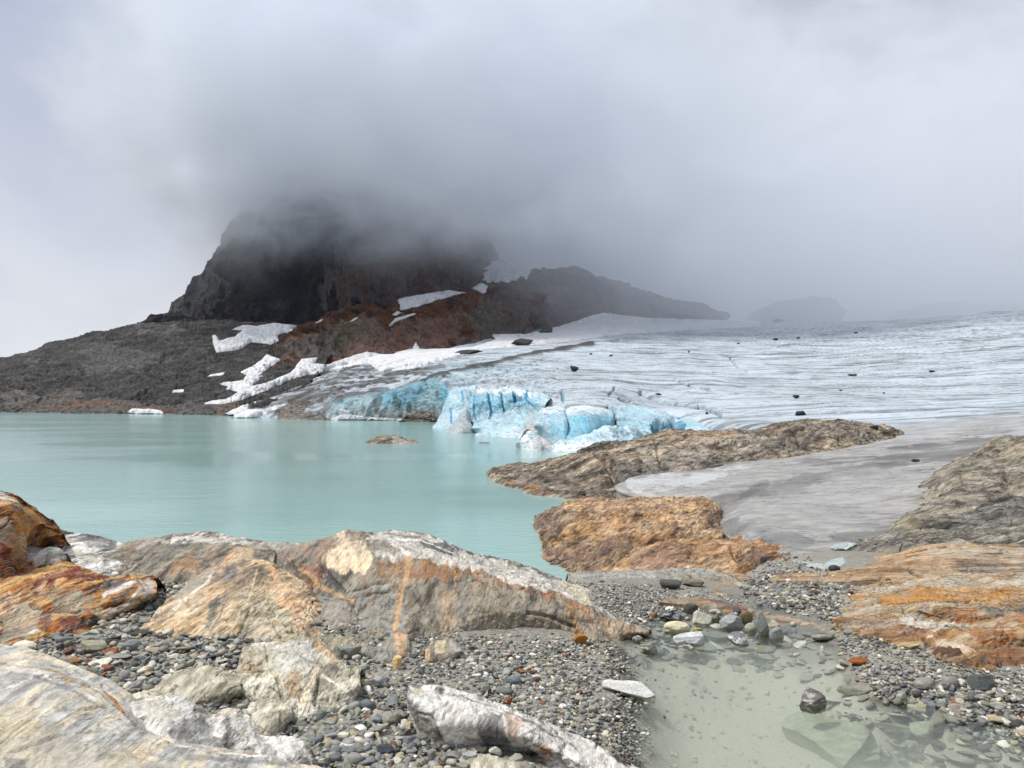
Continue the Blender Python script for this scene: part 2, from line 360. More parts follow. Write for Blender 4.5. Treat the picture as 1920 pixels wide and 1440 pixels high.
def gz(X, Y):
    X = np.asarray(X, float).ravel(); Y = np.asarray(Y, float).ravel(); K = gk(X, Y); r = np.zeros(len(K))
    for i in range(0, len(K), 40000):
        k = K[i:i + 40000]; r[i:i + 40000] = _phi(((k[:, None] - _K[None]) ** 2).sum(-1)) @ _w[:_n] + _w[_n] + k @ _w[_n + 1:]
    return r
_S = np.exp(np.linspace(math.log(2.5), math.log(60), 260))
def ghit(px, py):
    """where the view ray through a pixel meets the smooth ground"""
    px = np.atleast_1d(np.asarray(px, float)); py = np.atleast_1d(np.asarray(py, float)); m = len(_S)
    X = (px - 960)[:, None] / F * _S; Y = np.broadcast_to(_S, X.shape); Zr = CZ - (py - HZ)[:, None] / F * _S
    g = gz(X, Y).reshape(X.shape) - Zr; k = np.argmax(g > 0, 1); k = np.clip(k, 1, m - 1); i = np.arange(len(px))
    a, b = g[i, k - 1], g[i, k]; t = np.clip(-a / (b - a + 1e-12), 0, 1); d = _S[k - 1] * (1 - t) + _S[k] * t
    none = ~(g > 0).any(1); d[none] = _S[np.argmax(g, 1)][none]      # grazing rays take the nearest approach
    return d
def G(px, py): return (px, py, float(ghit(px, py)[0]))
def GL(pts): 
    d = ghit([p[0] for p in pts], [p[1] for p in pts]); return [(p[0], p[1], float(q)) for p, q in zip(pts, d)]

def build_ground():
    th = np.concatenate([np.linspace(-180, -42, 70)[:-1], np.linspace(-42, 42, 760), np.linspace(42, 180, 70)[1:]]) * math.pi / 180
    r = np.concatenate([np.exp(np.linspace(math.log(0.6), math.log(4.2), 14))[:-1], np.exp(np.linspace(math.log(4.2), math.log(60), 620)), np.exp(np.linspace(math.log(60), math.log(9000), 90))[1:]])
    T, Rr = np.meshgrid(th, r); X = (Rr * np.sin(T)).ravel(); Y = (Rr * np.cos(T)).ravel()
    # exact in the near field, tails off to the flat behind the camera
    Z = np.zeros(len(X)); m = (np.abs(T.ravel()) < 1.3) & (Rr.ravel() < 2600); Z[m] = gz(X[m], Y[m]); Z[~m] = -5.0
    fade = sstep(1.3, 0.95, np.abs(T.ravel())) * sstep(2600, 1200, Rr.ravel()); Z = Z * fade + (1 - fade) * np.where(Rr.ravel() < 60, 6.8, -5.0)
    P = np.stack([X, Y, Z], -1); near = sstep(70, 40, Rr.ravel())
    Z2 = Z + near * (0.020 * fbm(P * 2.3, 3, 5) + 0.008 * pn(P * 11, 8) + 0.004 * pn(P * 34, 9)) * sstep(5, 12, 12 + 0 * Z)
    P[:, 2] = np.maximum(Z2, -6.0)
    m, t, b = new_mat('gravel_ground'); L = t.links
    co = t.nodes.new('ShaderNodeTexCoord').outputs['Object']
    vo = t.nodes.new('ShaderNodeTexVoronoi'); vo.inputs['Scale'].default_value = 38; vo.inputs['Randomness'].default_value = 1; L.new(co, vo.inputs['Vector'])
    sepc = t.nodes.new('ShaderNodeSeparateColor'); L.new(vo.outputs['Color'], sepc.inputs[0])
    peb = ramp(t, sepc.outputs[0], [(0.0, '#6b6d6a'), (0.3, '#84857f'), (0.55, '#918f86'), (0.75, '#a3a097'), (0.9, '#8a6e55'), (1.0, '#bdb9ac')])
    n1 = noise(t, co, 0.8, 5, 0.6); n2 = noise(t, co, 90, 3, 0.7)
    sand = ramp(t, n2, [(0.3, '#6e6c64'), (0.5, '#8e8b80'), (0.7, '#a9a598')])
    c = mixc(t, ramp(t, n1, [(0.45, 0.85), (0.62, 0.25)]), sand, peb)
    e = t.nodes.new('ShaderNodeTexVoronoi'); e.feature = 'DISTANCE_TO_EDGE'; e.inputs['Scale'].default_value = 38; L.new(co, e.inputs['Vector'])
    c = mixc(t, 1.0, c, ramp(t, n1, [(0.3, 0.85), (0.7, 1.1)]), 'MULTIPLY')
    at = t.nodes.new('ShaderNodeAttribute'); at.attribute_name = 'Col'
    c = mixc(t, at.outputs['Alpha'], c, mixc(t, 1.0, at.outputs['Color'], ramp(t, n2, [(0.3, 0.85), (0.7, 1.12)]), 'MULTIPLY'))
    L.new(c, b.inputs['Base Color']); b.inputs['Roughness'].default_value = 0.75
    h = math_(t, 'ADD', math_(t, 'MINIMUM', e.outputs[0], 0.25), math_(t, 'MULTIPLY', n2, 0.25))
    bp = t.nodes.new('ShaderNodeBump'); bp.inputs['Strength'].default_value = 0.8; bp.inputs['Distance'].default_value = 0.02
    L.new(h, bp.inputs['Height']); L.new(bp.outputs[0], b.inputs['Normal'])
    # silt on the pool floor and wet gravel at its edge
    px, py = w2p(np.where(P[:, 1:2] > 1, P, [0, 1, 0])); n = len(P); col = np.zeros((n, 4))
    inpool = sstep(-10, 30, poly_sd(px, py, [(1160, 1210), (1240, 1160), (1400, 1140), (1540, 1180), (1600, 1250), (1640, 1310), (1760, 1350), (1930, 1400), (1930, 1700), (1180, 1700), (1180, 1400)])) * (Rr.ravel() < 14)
    wn = fbm(P * 3.0, 4, 77); silt = sstep(-0.25, 0.35, wn + 0.3 + 1.2 * (6.92 - P[:, 2]) / 0.4) * inpool
    c1 = np.array(hexc('#b4b0a3')); c2 = np.array(hexc('#4d4b43')); k = silt[:, None]
    wet = sstep(0.035, -0.01, P[:, 2] - 7.0) * sstep(-60, 0, poly_sd(px, py, [(1150, 1200), (1240, 1140), (1540, 1160), (1620, 1230), (1930, 1380), (1930, 1700), (1150, 1700)])) * (Rr.ravel() < 14)
    col[:, :3] = c2 * (1 - k) + c1 * k; col[:, 3] = np.maximum(wet * 0.8, silt * 0.92)
    fan = sstep(-20, 20, poly_sd(px, py, [(1220, 1130), (1330, 1125), (1520, 1165), (1590, 1230), (1500, 1260), (1400, 1190), (1260, 1160)])) * (Rr.ravel() < 14) * 0.6
    col[:, :3] = col[:, :3] * (1 - fan[:, None]) + np.array(hexc('#7d7a6e')) * fan[:, None]
    nu = len(th); V = P; Fc = grid_faces(len(r), nu)[:, ::-1]
    return mesh_from('ground', V, Fc, m, col=col, origin=np.zeros(3), kind='structure')
ground = build_ground()

# ------------------------------------------------------------------ water
def water_lake():
    m, t, b = new_mat('milky_turquoise_water'); L = t.links
    co = t.nodes.new('ShaderNodeTexCoord').outputs['Object']
    c = mixc(t, noise(t, mapping(t, co, (0.006, 0.02, 1)), 1.0, 3), (0.26, 0.43, 0.41), (0.31, 0.48, 0.455))
    L.new(c, b.inputs['Base Color']); b.inputs['Roughness'].default_value = 0.12; b.inputs['Specular IOR Level'].default_value = 0.5
    w1 = noise(t, mapping(t, co, (0.8, 2.2, 1), (0, 0, 12)), 1.2, 4, 0.6); w2 = noise(t, mapping(t, co, (0.12, 0.5, 1)), 1.0, 3)
    amp_ = ramp(t, noise(t, mapping(t, co, (0.012, 0.03, 1), (0, 0, 20)), 1.0, 3), [(0.40, 0.08), (0.6, 1.25)])
    h = math_(t, 'MULTIPLY', math_(t, 'ADD', w1, math_(t, 'MULTIPLY', w2, 0.8)), amp_)
    bp = t.nodes.new('ShaderNodeBump'); bp.inputs['Strength'].default_value = 0.5; bp.inputs['Distance'].default_value = 0.12
    L.new(h, bp.inputs['Height']); L.new(bp.outputs[0], b.inputs['Normal'])
    V = [(-900, 15, 0), (60, 15, 0), (320, 520, 0), (-900, 520, 0)]
    return mesh_from('lake', V, [(0, 1, 2, 3)], m, origin=np.array([0, 60, 0.]), kind='structure', smooth=False)
water_lake()
def pond():
    poly = [(1120, 1195), (1200, 1140), (1300, 1118), (1450, 1130), (1580, 1165), (1640, 1235), (1700, 1300), (1800, 1335), (1960, 1370), (2100, 1400), (2100, 1640), (1500, 1660), (1130, 1560), (1130, 1400), (1120, 1300)]
    w = [p2w(np.array(float(a)), np.array(float(c)), np.array((CZ - 7.0) * F / (c - HZ))) for a, c in poly]; n = len(w)
    bm = bmesh.new(); top = [bm.verts.new((q[0], q[1], 7.0)) for q in w]; bot = [bm.verts.new((q[0], q[1], 6.0)) for q in w]
    bm.faces.new(top[::-1]); bm.faces.new(bot)
    for i in range(n): bm.faces.new((top[i], top[(i + 1) % n], bot[(i + 1) % n], bot[i]))
    bmesh.ops.recalc_face_normals(bm, faces=bm.faces)
    me = bpy.data.meshes.new('pond'); bm.to_mesh(me); bm.free()
    m = bpy.data.materials.new('silty_pool_water'); m.use_nodes = True; t = m.node_tree; t.nodes.clear(); L = t.links
    o = t.nodes.new('ShaderNodeOutputMaterial'); tr = t.nodes.new('ShaderNodeBsdfTransparent'); gl = t.nodes.new('ShaderNodeBsdfGlossy'); gl.inputs['Roughness'].default_value = 0.03
    tr.inputs[0].default_value = (0.93, 0.97, 0.94, 1)
    fr = t.nodes.new('ShaderNodeFresnel'); fr.inputs['IOR'].default_value = 1.33
    co = t.nodes.new('ShaderNodeTexCoord').outputs['Object']
    bp = t.nodes.new('ShaderNodeBump'); bp.inputs['Strength'].default_value = 0.12; bp.inputs['Distance'].default_value = 0.01
    L.new(noise(t, mapping(t, co, (1, 2.0, 1)), 9.0, 3), bp.inputs['Height']); L.new(bp.outputs[0], gl.inputs['Normal']); L.new(bp.outputs[0], fr.inputs['Normal'])
    ms = t.nodes.new('ShaderNodeMixShader'); L.new(fr.outputs[0], ms.inputs[0]); L.new(tr.outputs[0], ms.inputs[1]); L.new(gl.outputs[0], ms.inputs[2]); L.new(ms.outputs[0], o.inputs['Surface'])
    vs = t.nodes.new('ShaderNodeVolumePrincipled'); vs.inputs['Color'].default_value = (0.945, 0.98, 0.958, 1); vs.inputs['Density'].default_value = 0.55; vs.inputs['Anisotropy'].default_value = 0.0
    L.new(vs.outputs[0], o.inputs['Volume'])
    me.materials.append(m); ob = bpy.data.objects.new('pond', me); scene.collection.objects.link(ob); ob['kind'] = 'structure'
pond()

# ------------------------------------------------------------------ mountains
M_cliff = rock_mat('black_cliff_rock', [(0.25, '#111319'), (0.42, '#1c1e26'), (0.55, '#28272d'), (0.72, '#433d3a')], s=0.03, stretch=(2.6, 1.2, 0.55), streak=0.45, speck=0.25, bump=1.0, bdist=5.0, rot=(0, -14, 0), crack=0.3)
for _nd in M_cliff.node_tree.nodes:
    if _nd.type == 'BSDF_PRINCIPLED': _nd.inputs['Specular IOR Level'].default_value = 0.08
M_hill = rock_mat('grey_scree_slope', [(0.2, '#232427'), (0.4, '#343436'), (0.55, '#434241'), (0.7, '#565350'), (0.85, '#7a746c')], s=0.11, stretch=(0.8, 0.9, 1.5), blot=1.3, streak=0.5, speck=0.7, bump=1.0, bdist=2.0, crack=0.5)
M_spur = rock_mat('red_brown_rock', [(0.22, '#2a1d19'), (0.4, '#4d2f22'), (0.55, '#6b4029'), (0.7, '#584a38'), (0.85, '#6d604f')], s=0.05, stretch=(1.6, 1.2, 0.9), streak=0.55, speck=0.45, bump=1.0, bdist=3.5, rot=(0, 25, 0), crack=0.4)
rock('hill', [
    [Zd(-500, 776, 0), Zd(-200, 774, 0), Zd(0, 773, 0), (130, 775, 375), (260, 776, 365), (400, 778, 347), (470, 781, 322), (545, 785, 300)],
    [(-500, 765, 410), (-200, 760, 410), (0, 757, 405), (130, 758, 400), (260, 758, 395), (400, 757, 380), (480, 757, 365), (560, 758, 350)],
    [(-500, 745, 460), (-200, 735, 460), (0, 728, 450), (130, 720, 450), (260, 716, 450), (400, 715, 440), (500, 715, 430), (590, 715, 420)],
    [(-500, 735, 520), (-200, 715, 520), (0, 695, 520), (130, 678, 520), (260, 665, 520), (400, 665, 510), (520, 670, 500), (620, 670, 500)],
    [(-500, 733, 580), (-200, 709, 580), (0, 680, 580), (100, 654, 580), (220, 627, 580), (310, 615, 580), (420, 625, 575), (540, 635, 570), (640, 630, 570)],
    [(-500, 730, 620), (-200, 705, 620), (0, 674, 620), (100, 647, 620), (220, 617, 620), (320, 607, 620), (430, 606, 620), (540, 610, 620), (660, 605, 620)]],
    M_hill, kind='structure', cat=None, sink=4, back=(60, 30), amp=3.2, scale=0.04, famp=1.2, ffreq=0.12, res=1.7, seed=11,
    patches=[([(0, 742), (120, 738), (210, 752), (330, 765), (400, 768), (420, 780), (0, 780)], '#5e4c3a', 0.55, 20), ([(80, 742), (200, 755), (330, 772), (200, 770), (100, 752)], '#7a4e33', 0.5, 14),
             ([(400, 762), (440, 760), (470, 778), (400, 780)], '#8a6238', 0.45, 8), ([(150, 655), (230, 650), (290, 680), (240, 700), (170, 700)], '#2d2d30', 0.6, 20),
             ([(250, 610), (330, 606), (340, 630), (260, 628)], '#6b6050', 0.4, 14)], warp=8)
rock('mountain', [
    [(240, 625, 650), (330, 625, 640), (480, 625, 640), (640, 640, 640), (800, 650, 650), (960, 640, 680), (1060, 640, 740)],
    [(290, 605, 700), (322, 602, 690), (450, 598, 680), (620, 600, 680), (800, 600, 690), (960, 600, 720), (1070, 600, 770)],
    [(318, 603, 790), (345, 566, 730), (450, 560, 710), (620, 555, 710), (800, 550, 720), (930, 545, 750), (1040, 560, 800)],
    [(350, 570, 840), (402, 512, 770), (480, 505, 740), (620, 500, 740), (780, 495, 750), (890, 490, 780), (940, 505, 830)],
    [(398, 520, 880), (425, 458, 810), (500, 440, 780), (620, 430, 780), (770, 425, 790), (870, 425, 820), (915, 440, 870)],
    [(440, 470, 910), (470, 388, 850), (540, 375, 820), (640, 365, 820), (760, 360, 830), (850, 365, 860), (895, 385, 910)],
    [(520, 380, 950), (560, 318, 890), (620, 300, 870), (690, 290, 870), (760, 292, 880), (820, 300, 900), (870, 325, 950)],
    [(600, 300, 980), (640, 250, 950), (680, 235, 940), (720, 230, 940), (760, 232, 940), (800, 240, 960), (840, 265, 990)]],
    M_cliff, kind='structure', cat=None, sink=8, back=(80, 60), amp=9.0, joint=1.5, rough=1.6, scale=0.016, fol=(0, 72, 0), famp=6.0, ffreq=0.055, res=1.8, seed=21,
    patches=[([(640, 470), (760, 400), (930, 400), (960, 560), (880, 620), (700, 600), (620, 560)], '#5a3c30', 0.75, 70), ([(310, 610), (345, 560), (400, 515), (420, 540), (380, 600)], '#14151a', 0.8, 20)], warp=22)  # second patch paints the left flank darker, offsetting the sunlight on it
rock('rocky_spur', [
    [(470, 735, 430), (520, 730, 440), (600, 708, 470), (690, 680, 500), (770, 675, 520), (850, 668, 540), (930, 650, 560), (990, 632, 590)],
    [(480, 712, 455), (530, 700, 465), (610, 678, 500), (690, 662, 530), (780, 655, 550), (850, 650, 570), (930, 630, 590), (1000, 615, 620)],
    [(500, 690, 480), (550, 668, 495), (620, 645, 540), (690, 635, 560), (780, 625, 580), (850, 615, 600), (930, 600, 620), (1010, 590, 650)],
    [(505, 668, 505), (570, 635, 540), (620, 612, 580), (700, 600, 600), (780, 592, 610), (850, 580, 630), (930, 565, 650), (1020, 568, 680)],
    [(520, 645, 540), (590, 610, 580), (640, 590, 620), (700, 575, 640), (780, 565, 650), (850, 556, 670), (905, 543, 690), (1030, 550, 720)]],
    M_spur, kind='structure', cat=None, sink=8, back=(60, 30), amp=5.5, joint=1.8, rough=1.0, scale=0.03, fol=(0, 60, 20), famp=4.0, ffreq=0.09, res=1.7, seed=31, warp=12,
    patches=[([(500, 690), (540, 650), (620, 620), (680, 620), (640, 680), (560, 690)], '#47423a', 0.8, 20), ([(640, 690), (660, 640), (780, 600), (870, 600), (880, 650), (760, 670), (680, 690)], '#7a432a', 0.65, 22),
             ([(600, 630), (700, 600), (740, 620), (650, 660)], '#6a6040', 0.45, 14), ([(890, 560), (1000, 560), (1000, 640), (880, 650)], '#4d463f', 0.7, 20),
             ([(478, 725), (500, 692), (545, 672), (562, 678), (520, 705)], '#56301f', 1.0, 6)])
rock('crag', [
    [(880, 650, 620), (960, 645, 640), (1040, 635, 660), (1120, 620, 680), (1240, 620, 720), (1360, 622, 760)],
    [(880, 600, 660), (960, 595, 680), (1040, 590, 700), (1120, 585, 720), (1240, 592, 760), (1360, 606, 800)],
    [(885, 560, 700), (960, 550, 710), (1040, 540, 730), (1110, 550, 750), (1220, 570, 790), (1360, 598, 830)],
    [(895, 545, 740), (950, 530, 740), (985, 516, 750), (1040, 505, 760), (1095, 512, 780), (1140, 528, 790), (1230, 555, 820), (1300, 572, 840), (1370, 594, 870)]],
    M_spur, kind='structure', cat=None, sink=8, back=(80, 30), amp=5, joint=1, rough=1.0, scale=0.025, fol=(0, 80, 10), famp=4, ffreq=0.08, res=2.0, seed=41, patches=[([(800, 500), (1400, 500), (1400, 640), (880, 660)], '#57423a', 0.7, 10)])
for i, rr in enumerate([[[(1400, 625, 900), (1480, 625, 900), (1580, 625, 920)], [(1405, 598, 940), (1480, 590, 950), (1580, 595, 960)], [(1412, 588, 970), (1450, 570, 970), (1500, 562, 980), (1560, 568, 990), (1590, 585, 990)]],
                        [[(1650, 610, 980), (1800, 606, 1000), (1960, 600, 1040)], [(1680, 585, 1010), (1800, 572, 1050), (1960, 570, 1090)]]]):
    rock('far_crag', rr, M_cliff, kind='structure', cat=None, sink=10, back=(60, 20), amp=5, scale=0.02, famp=2, ffreq=0.05, res=3, seed=51 + i)
# snowy pass between the mountain and the crag, under the cloud
M_snow, _t, _b = new_mat('old_snow'); _co = _t.nodes.new('ShaderNodeTexCoord').outputs['Object']
_c = ramp(_t, noise(_t, _co, 0.22, 6, 0.65), [(0.3, (0.48, 0.47, 0.46)), (0.5, (0.62, 0.63, 0.65)), (0.7, (0.72, 0.73, 0.75))])
_c = mixc(_t, ramp(_t, noise(_t, mapping(_t, _co, (1, 1, 2)), 0.55, 7, 0.7), [(0.60, 0.0), (0.68, 0.75)]), _c, (0.16, 0.14, 0.125))
_t.links.new(_c, _b.inputs['Base Color'])
_b.inputs['Roughness'].default_value = 0.7
_bp = _t.nodes.new('ShaderNodeBump'); _bp.inputs['Distance'].default_value = 0.8; _bp.inputs['Strength'].default_value = 0.4
_t.links.new(noise(_t, _co, 0.5, 5), _bp.inputs['Height']); _t.links.new(_bp.outputs[0], _b.inputs['Normal'])

# ------------------------------------------------------------------ glacier
def ice_mat(name, s, dirt=0.5, stretch=(0.25, 0.8, 1.0), rot=(0, 0, 0), gain=1.0, base=('#b9c4cc', '#d3dce3'), bdist=None):
    m, t, b = new_mat(name); L = t.links
    co = t.nodes.new('ShaderNodeTexCoord').outputs['Object']; mp = mapping(t, co, (s, s, s), rot)
    wn = t.nodes.new('ShaderNodeTexNoise'); wn.inputs['Scale'].default_value = 0.5; wn.inputs['Detail'].default_value = 3; L.new(mp, wn.inputs['Vector'])
    vm = t.nodes.new('ShaderNodeVectorMath'); vm.operation = 'MULTIPLY_ADD'; L.new(wn.outputs['Color'], vm.inputs[0]); vm.inputs[1].default_value = (0.8,) * 3; L.new(mp, vm.inputs[2])
    st = mapping(t, vm.outputs[0], stretch)
    f1 = noise(t, st, 1.6, 8, 0.68); f2 = noise(t, st, 6.0, 6, 0.7); g = noise(t, mp, 0.25, 4, 0.6)
    c = ramp(t, f1, [(0.3, hexc(base[0])), (0.6, hexc(base[1]))])
    at = t.nodes.new('ShaderNodeAttribute'); at.attribute_name = 'Col'
    c = mixc(t, at.outputs['Alpha'], c, at.outputs['Color'])
    d1 = ramp(t, math_(t, 'ADD', f2, math_(t, 'MULTIPLY_ADD', g, 0.35, -0.17)), [(0.38, 1 - dirt), (0.46, 1.0)])
    c = mixc(t, 1.0, c, d1, 'MULTIPLY')
    c = mixc(t, 1.0, c, ramp(t, noise(t, mp, 22, 3, 0.7), [(0.3, 0.8), (0.5, 1.0), (0.75, 1.12)]), 'MULTIPLY')
    c = mixc(t, 1.0, c, ramp(t, g, [(0.3, 0.86), (0.65, 1.08)]), 'MULTIPLY')
    ck = math_(t, 'ABSOLUTE', math_(t, 'SUBTRACT', noise(t, mapping(t, vm.outputs[0], (stretch[0] * 2.2, stretch[1] * 3.2, stretch[2] * 2)), 1.0, 6, 0.62, 0.6), 0.5))
    gk_ = ramp(t, noise(t, mp, 0.9, 3, 0.6), [(0.48, 0.0), (0.56, 1.0)])
    c = mixc(t, math_(t, 'MULTIPLY', gk_, ramp(t, ck, [(0.0, 0.85), (0.006, 0.5), (0.016, 0.0)])), c, (0.12, 0.13, 0.14))
    if gain != 1: c = mixc(t, 1.0, c, (gain,) * 3, 'MULTIPLY')
    L.new(c, b.inputs['Base Color']); b.inputs['Roughness'].default_value = 0.55; b.inputs['Specular IOR Level'].default_value = 0.35
    bp = t.nodes.new('ShaderNodeBump'); bp.inputs['Strength'].default_value = 0.8; bp.inputs['Distance'].default_value = bdist or 0.25 / s
    L.new(math_(t, 'ADD', f1, math_(t, 'MULTIPLY', f2, 0.5)), bp.inputs['Height']); L.new(bp.outputs[0], b.inputs['Normal'])
    return m
M_ice = ice_mat('glacier_ice', 0.14, dirt=0.55, rot=(0, 0, 14))
M_block = ice_mat('blue_ice', 0.30, dirt=0.5, stretch=(0.6, 0.6, 1.6), base=('#86b0c2', '#b9d0db'), bdist=0.12)
M_tongue = ice_mat('dirty_ice', 0.9, dirt=0.5, stretch=(0.35, 0.6, 1.0), base=('#757370', '#a8a6a2'), bdist=0.05, rot=(0, 0, 25))
B1, B2, B3 = '#68a9c2', '#8fbfd0', '#a6c8d4'
glacier_rows = [
    [(430, 783, 300), (520, 784, 300), (600, 787, 283), (640, 788, 277), (740, 789, 272), (820, 792, 257), (850, 800, 224), (900, 805, 207), (960, 808, 198), (1040, 812, 187), (1120, 815, 180), (1230, 822, 190), (1330, 830, 165), (1500, 840, 132), (1700, 838, 125), (2100, 830, 112)],
    [(435, 779, 303), (520, 772, 305), (600, 762, 292), (640, 742, 284), (740, 723, 280), (815, 709, 268), (845, 728, 240), (900, 733, 222), (960, 738, 212), (1040, 750, 200), (1140, 762, 192), (1240, 775, 196), (1330, 792, 172), (1500, 805, 140), (1700, 802, 132), (2100, 785, 120)],
    [(445, 776, 310), (540, 760, 320), (620, 730, 315), (690, 715, 315), (770, 705, 310), (850, 700, 295), (900, 708, 270), (960, 714, 255), (1040, 720, 240), (1140, 730, 220), (1250, 752, 214), (1360, 770, 190), (1500, 785, 160), (1700, 785, 148), (2100, 765, 135)],
    [(460, 768, 330), (560, 740, 350), (640, 708, 360), (720, 696, 365), (800, 686, 370), (900, 678, 370), (1000, 688, 330), (1100, 697, 300), (1200, 710, 270), (1300, 722, 245), (1420, 740, 215), (1550, 752, 190), (1700, 755, 178), (1900, 752, 168), (2100, 745, 160)],
    [(500, 745, 390), (600, 712, 410), (690, 684, 430), (780, 674, 445), (880, 660, 465), (980, 655, 460), (1100, 662, 430), (1200, 672, 395), (1300, 685, 350), (1450, 700, 300), (1600, 712, 260), (1780, 714, 235), (1950, 712, 220), (2100, 708, 210)],
    [(560, 715, 440), (640, 695, 460), (720, 672, 490), (820, 658, 515), (920, 642, 550), (1020, 638, 560), (1120, 636, 540), (1240, 645, 500), (1380, 658, 440), (1550, 670, 380), (1750, 672, 330), (1950, 665, 310), (2100, 660, 300)],
    [(600, 690, 500), (690, 672, 520), (780, 655, 550), (860, 650, 580), (930, 632, 610), (1030, 622, 640), (1120, 612, 660), (1250, 620, 650), (1400, 628, 600), (1600, 635, 530), (1800, 630, 480), (2100, 618, 430)],
    [(640, 672, 560), (740, 655, 590), (830, 640, 620), (900, 632, 650), (960, 620, 690), (1060, 606, 740), (1130, 588, 790), (1220, 597, 830), (1340, 602, 850), (1500, 606, 800), (1700, 600, 720), (1920, 585, 650), (2100, 575, 620)]]
def glacier():
    P = loft_grid(glacier_rows, res=1.5, vres=0.8, sink=3, back=(120, 0)); nv, nu, _ = P.shape
    nn = grid_normals(P).reshape(-1, 3); V = P.reshape(-1, 3); px, py = w2p(V); d = V[:, 1]
    wall = sstep(0.75, 0.35, nn[:, 2])
    flowx = V @ rotm(0, 0, -18)
    # runnels and small crevasses, larger with distance from the front
    c1 = ridged(np.stack([flowx[:, 0] * 0.035, flowx[:, 1] * 0.16, V[:, 2] * 0.1], -1) + 0.5 * fbm(V * 0.03, 2, 4)[:, None], 4, 61)
    c2 = ridged(np.stack([flowx[:, 0] * 0.12, flowx[:, 1] * 0.03, V[:, 2] * 0.05], -1) + 0.5 * fbm(V * 0.03, 2, 9)[:, None], 3, 66)
    top = sstep(0.4, 0.7, nn[:, 2])
    D = top * (0.22 * c1 + 0.9 * fbm(V * 0.035, 3, 5)) * np.clip(d / 220, 0.5, 1.6)
    rough = sstep(1150, 950, px) * sstep(660, 700, py)
    D -= top * rough * 1.0 * sstep(0.85, 1.3, c2)
    flute = ridged(np.stack([V[:, 0] * 0.30, V[:, 1] * 0.30, V[:, 2] * 0.07], -1), 4, 71)
    D += wall * (1.1 * (flute - 0.6) + 1.6 * fbm(V * 0.06, 3, 73))
    col = np.zeros((len(V), 4)); wp = fbm(V * 0.05, 4, 81); wf = fbm(V * 0.25, 4, 83)
    def lay(c, a):
        a = np.clip(a, 0, 1)[:, None]; c = np.array(hexc(c)) if isinstance(c, str) else c
        col[:, :3] = col[:, :3] * (1 - a) + c * a; col[:, 3:4] = col[:, 3:4] * (1 - a) + a
    col[:, :3] = hexc('#b6c3cd'); col[:, 3] = 0.5
    str_ = fbm(np.stack([flowx[:, 0] * 0.012, flowx[:, 1] * 0.22, V[:, 2] * 0.05], -1), 5, 91)
    # grime bands on the left margin, cleaner white on the right
    lm = sstep(1000, 760, px + 1.2 * (740 - py)) * sstep(640, 690, py)
    lay('#6f6c67', lm * sstep(-0.25, 0.2, str_ + 0.1) * 0.85); lay('#484038', lm * sstep(0.05, 0.3, str_) * 0.8)
    lay('#a3a9ae', sstep(700, 640, py) * sstep(-0.3, 0.5, str_) * 0.55)
    lay('#8d8d8c', sstep(780, 815, py + 12 * wp) * sstep(1300, 1500, px) * 0.7)
    lay('#7d848a', sstep(0.08, 0.35, str_) * 0.55); lay('#555a5e', sstep(0.25, 0.34, str_) * 0.5 * (wf > -0.1))
    # blue walls
    bw = sstep(0.82, 0.55, nn[:, 2]) * (d < 330) * sstep(600, 660, px)
    lay(B3, bw * 0.8); lay(B1, bw * sstep(-0.2, 0.4, wp + 0.3) * sstep(786, 742, py) * 0.85)
    gm = bw * sstep(745, 790, py) * (px < 850); lay('#8b8578', gm * 0.85); lay('#4d4d46', bw * sstep(0.12, 0.45, wf) * 0.6 * (px < 860))
    lay(B2, 0.55 * sstep(-14, 10, poly_sd(px, py, [(800, 690), (900, 680), (1000, 690), (1010, 700), (900, 705), (850, 720), (800, 712)])) * sstep(-0.3, 0.3, wf))
    str2 = fbm(np.stack([flowx[:, 0] * 0.05, flowx[:, 1] * 0.5, V[:, 2] * 0.1], -1), 4, 191)
    lay('#4c5055', sstep(0.24, 0.34, str2) * 0.6 * top)
    # dark medial moraine and debris
    wx = px + 5 * fbm(V * 0.05, 3, 95); wy = py + 2.0 * fbm(V * 0.08, 3, 97)
    for ln, w, a in [([(790, 712), (850, 697), (930, 680), (1010, 664), (1110, 648)], 5, 0.95), ([(600, 742), (680, 718), (760, 700), (830, 688)], 6, 0.7), ([(1000, 664), (1080, 650), (1160, 640)], 4, 0.6),
                     ([(640, 700), (690, 676), (730, 668)], 6, 0.8), ([(560, 735), (650, 705), (700, 690)], 5, 0.6), ([(520, 770), (600, 745), (640, 735)], 9, 0.7), ([(480, 775), (540, 755), (600, 730)], 5, 0.6), ([(1460, 651), (1560, 640)], 2.5, 0.5)]:
        m_ = (1 - sstep(w * 0.3, w, line_d(wx, wy, ln))) * a; lay('#3f3a36', m_); D += m_ * 0.8
    # open crevasses
    for ln, w, dep, bl in [([(1200, 738), (1225, 748), (1260, 757), (1290, 762), (1330, 772), (1350, 780)], 4.5, 4.0, 0.7), ([(1310, 765), (1345, 775), (1352, 784)], 5, 4, 0.9), ([(1140, 745), (1148, 735), (1152, 728)], 3, 1, .6), ([(1000, 738), (1003, 752)], 3, .8, 1), ([(1022, 735), (1024, 755)], 3, .8, 1), ([(1053, 732), (1056, 752)], 4, 1.0, 1),
                           ([(1266, 712), (1280, 722), (1300, 730), (1330, 735)], 2.5, 2, .3), ([(1370, 672), (1378, 685), (1400, 698)], 2.5, 2.0, .4), ([(1160, 752), (1180, 757)], 4, 3, .8), ([(870, 716), (905, 707)], 2.5, 1, .5), ([(1070, 690), (1090, 686)], 2, .8, .3)]:
        dd = line_d(px + 1.5 * wp, py + 1.5 * wf, ln); m_ = 1 - sstep(w * 0.25, w * 0.9, dd); D -= m_ * dep; lay(B1, m_ * bl)
    # hollowed ice cave on the right of the front
    V2 = V + nn * D[:, None]
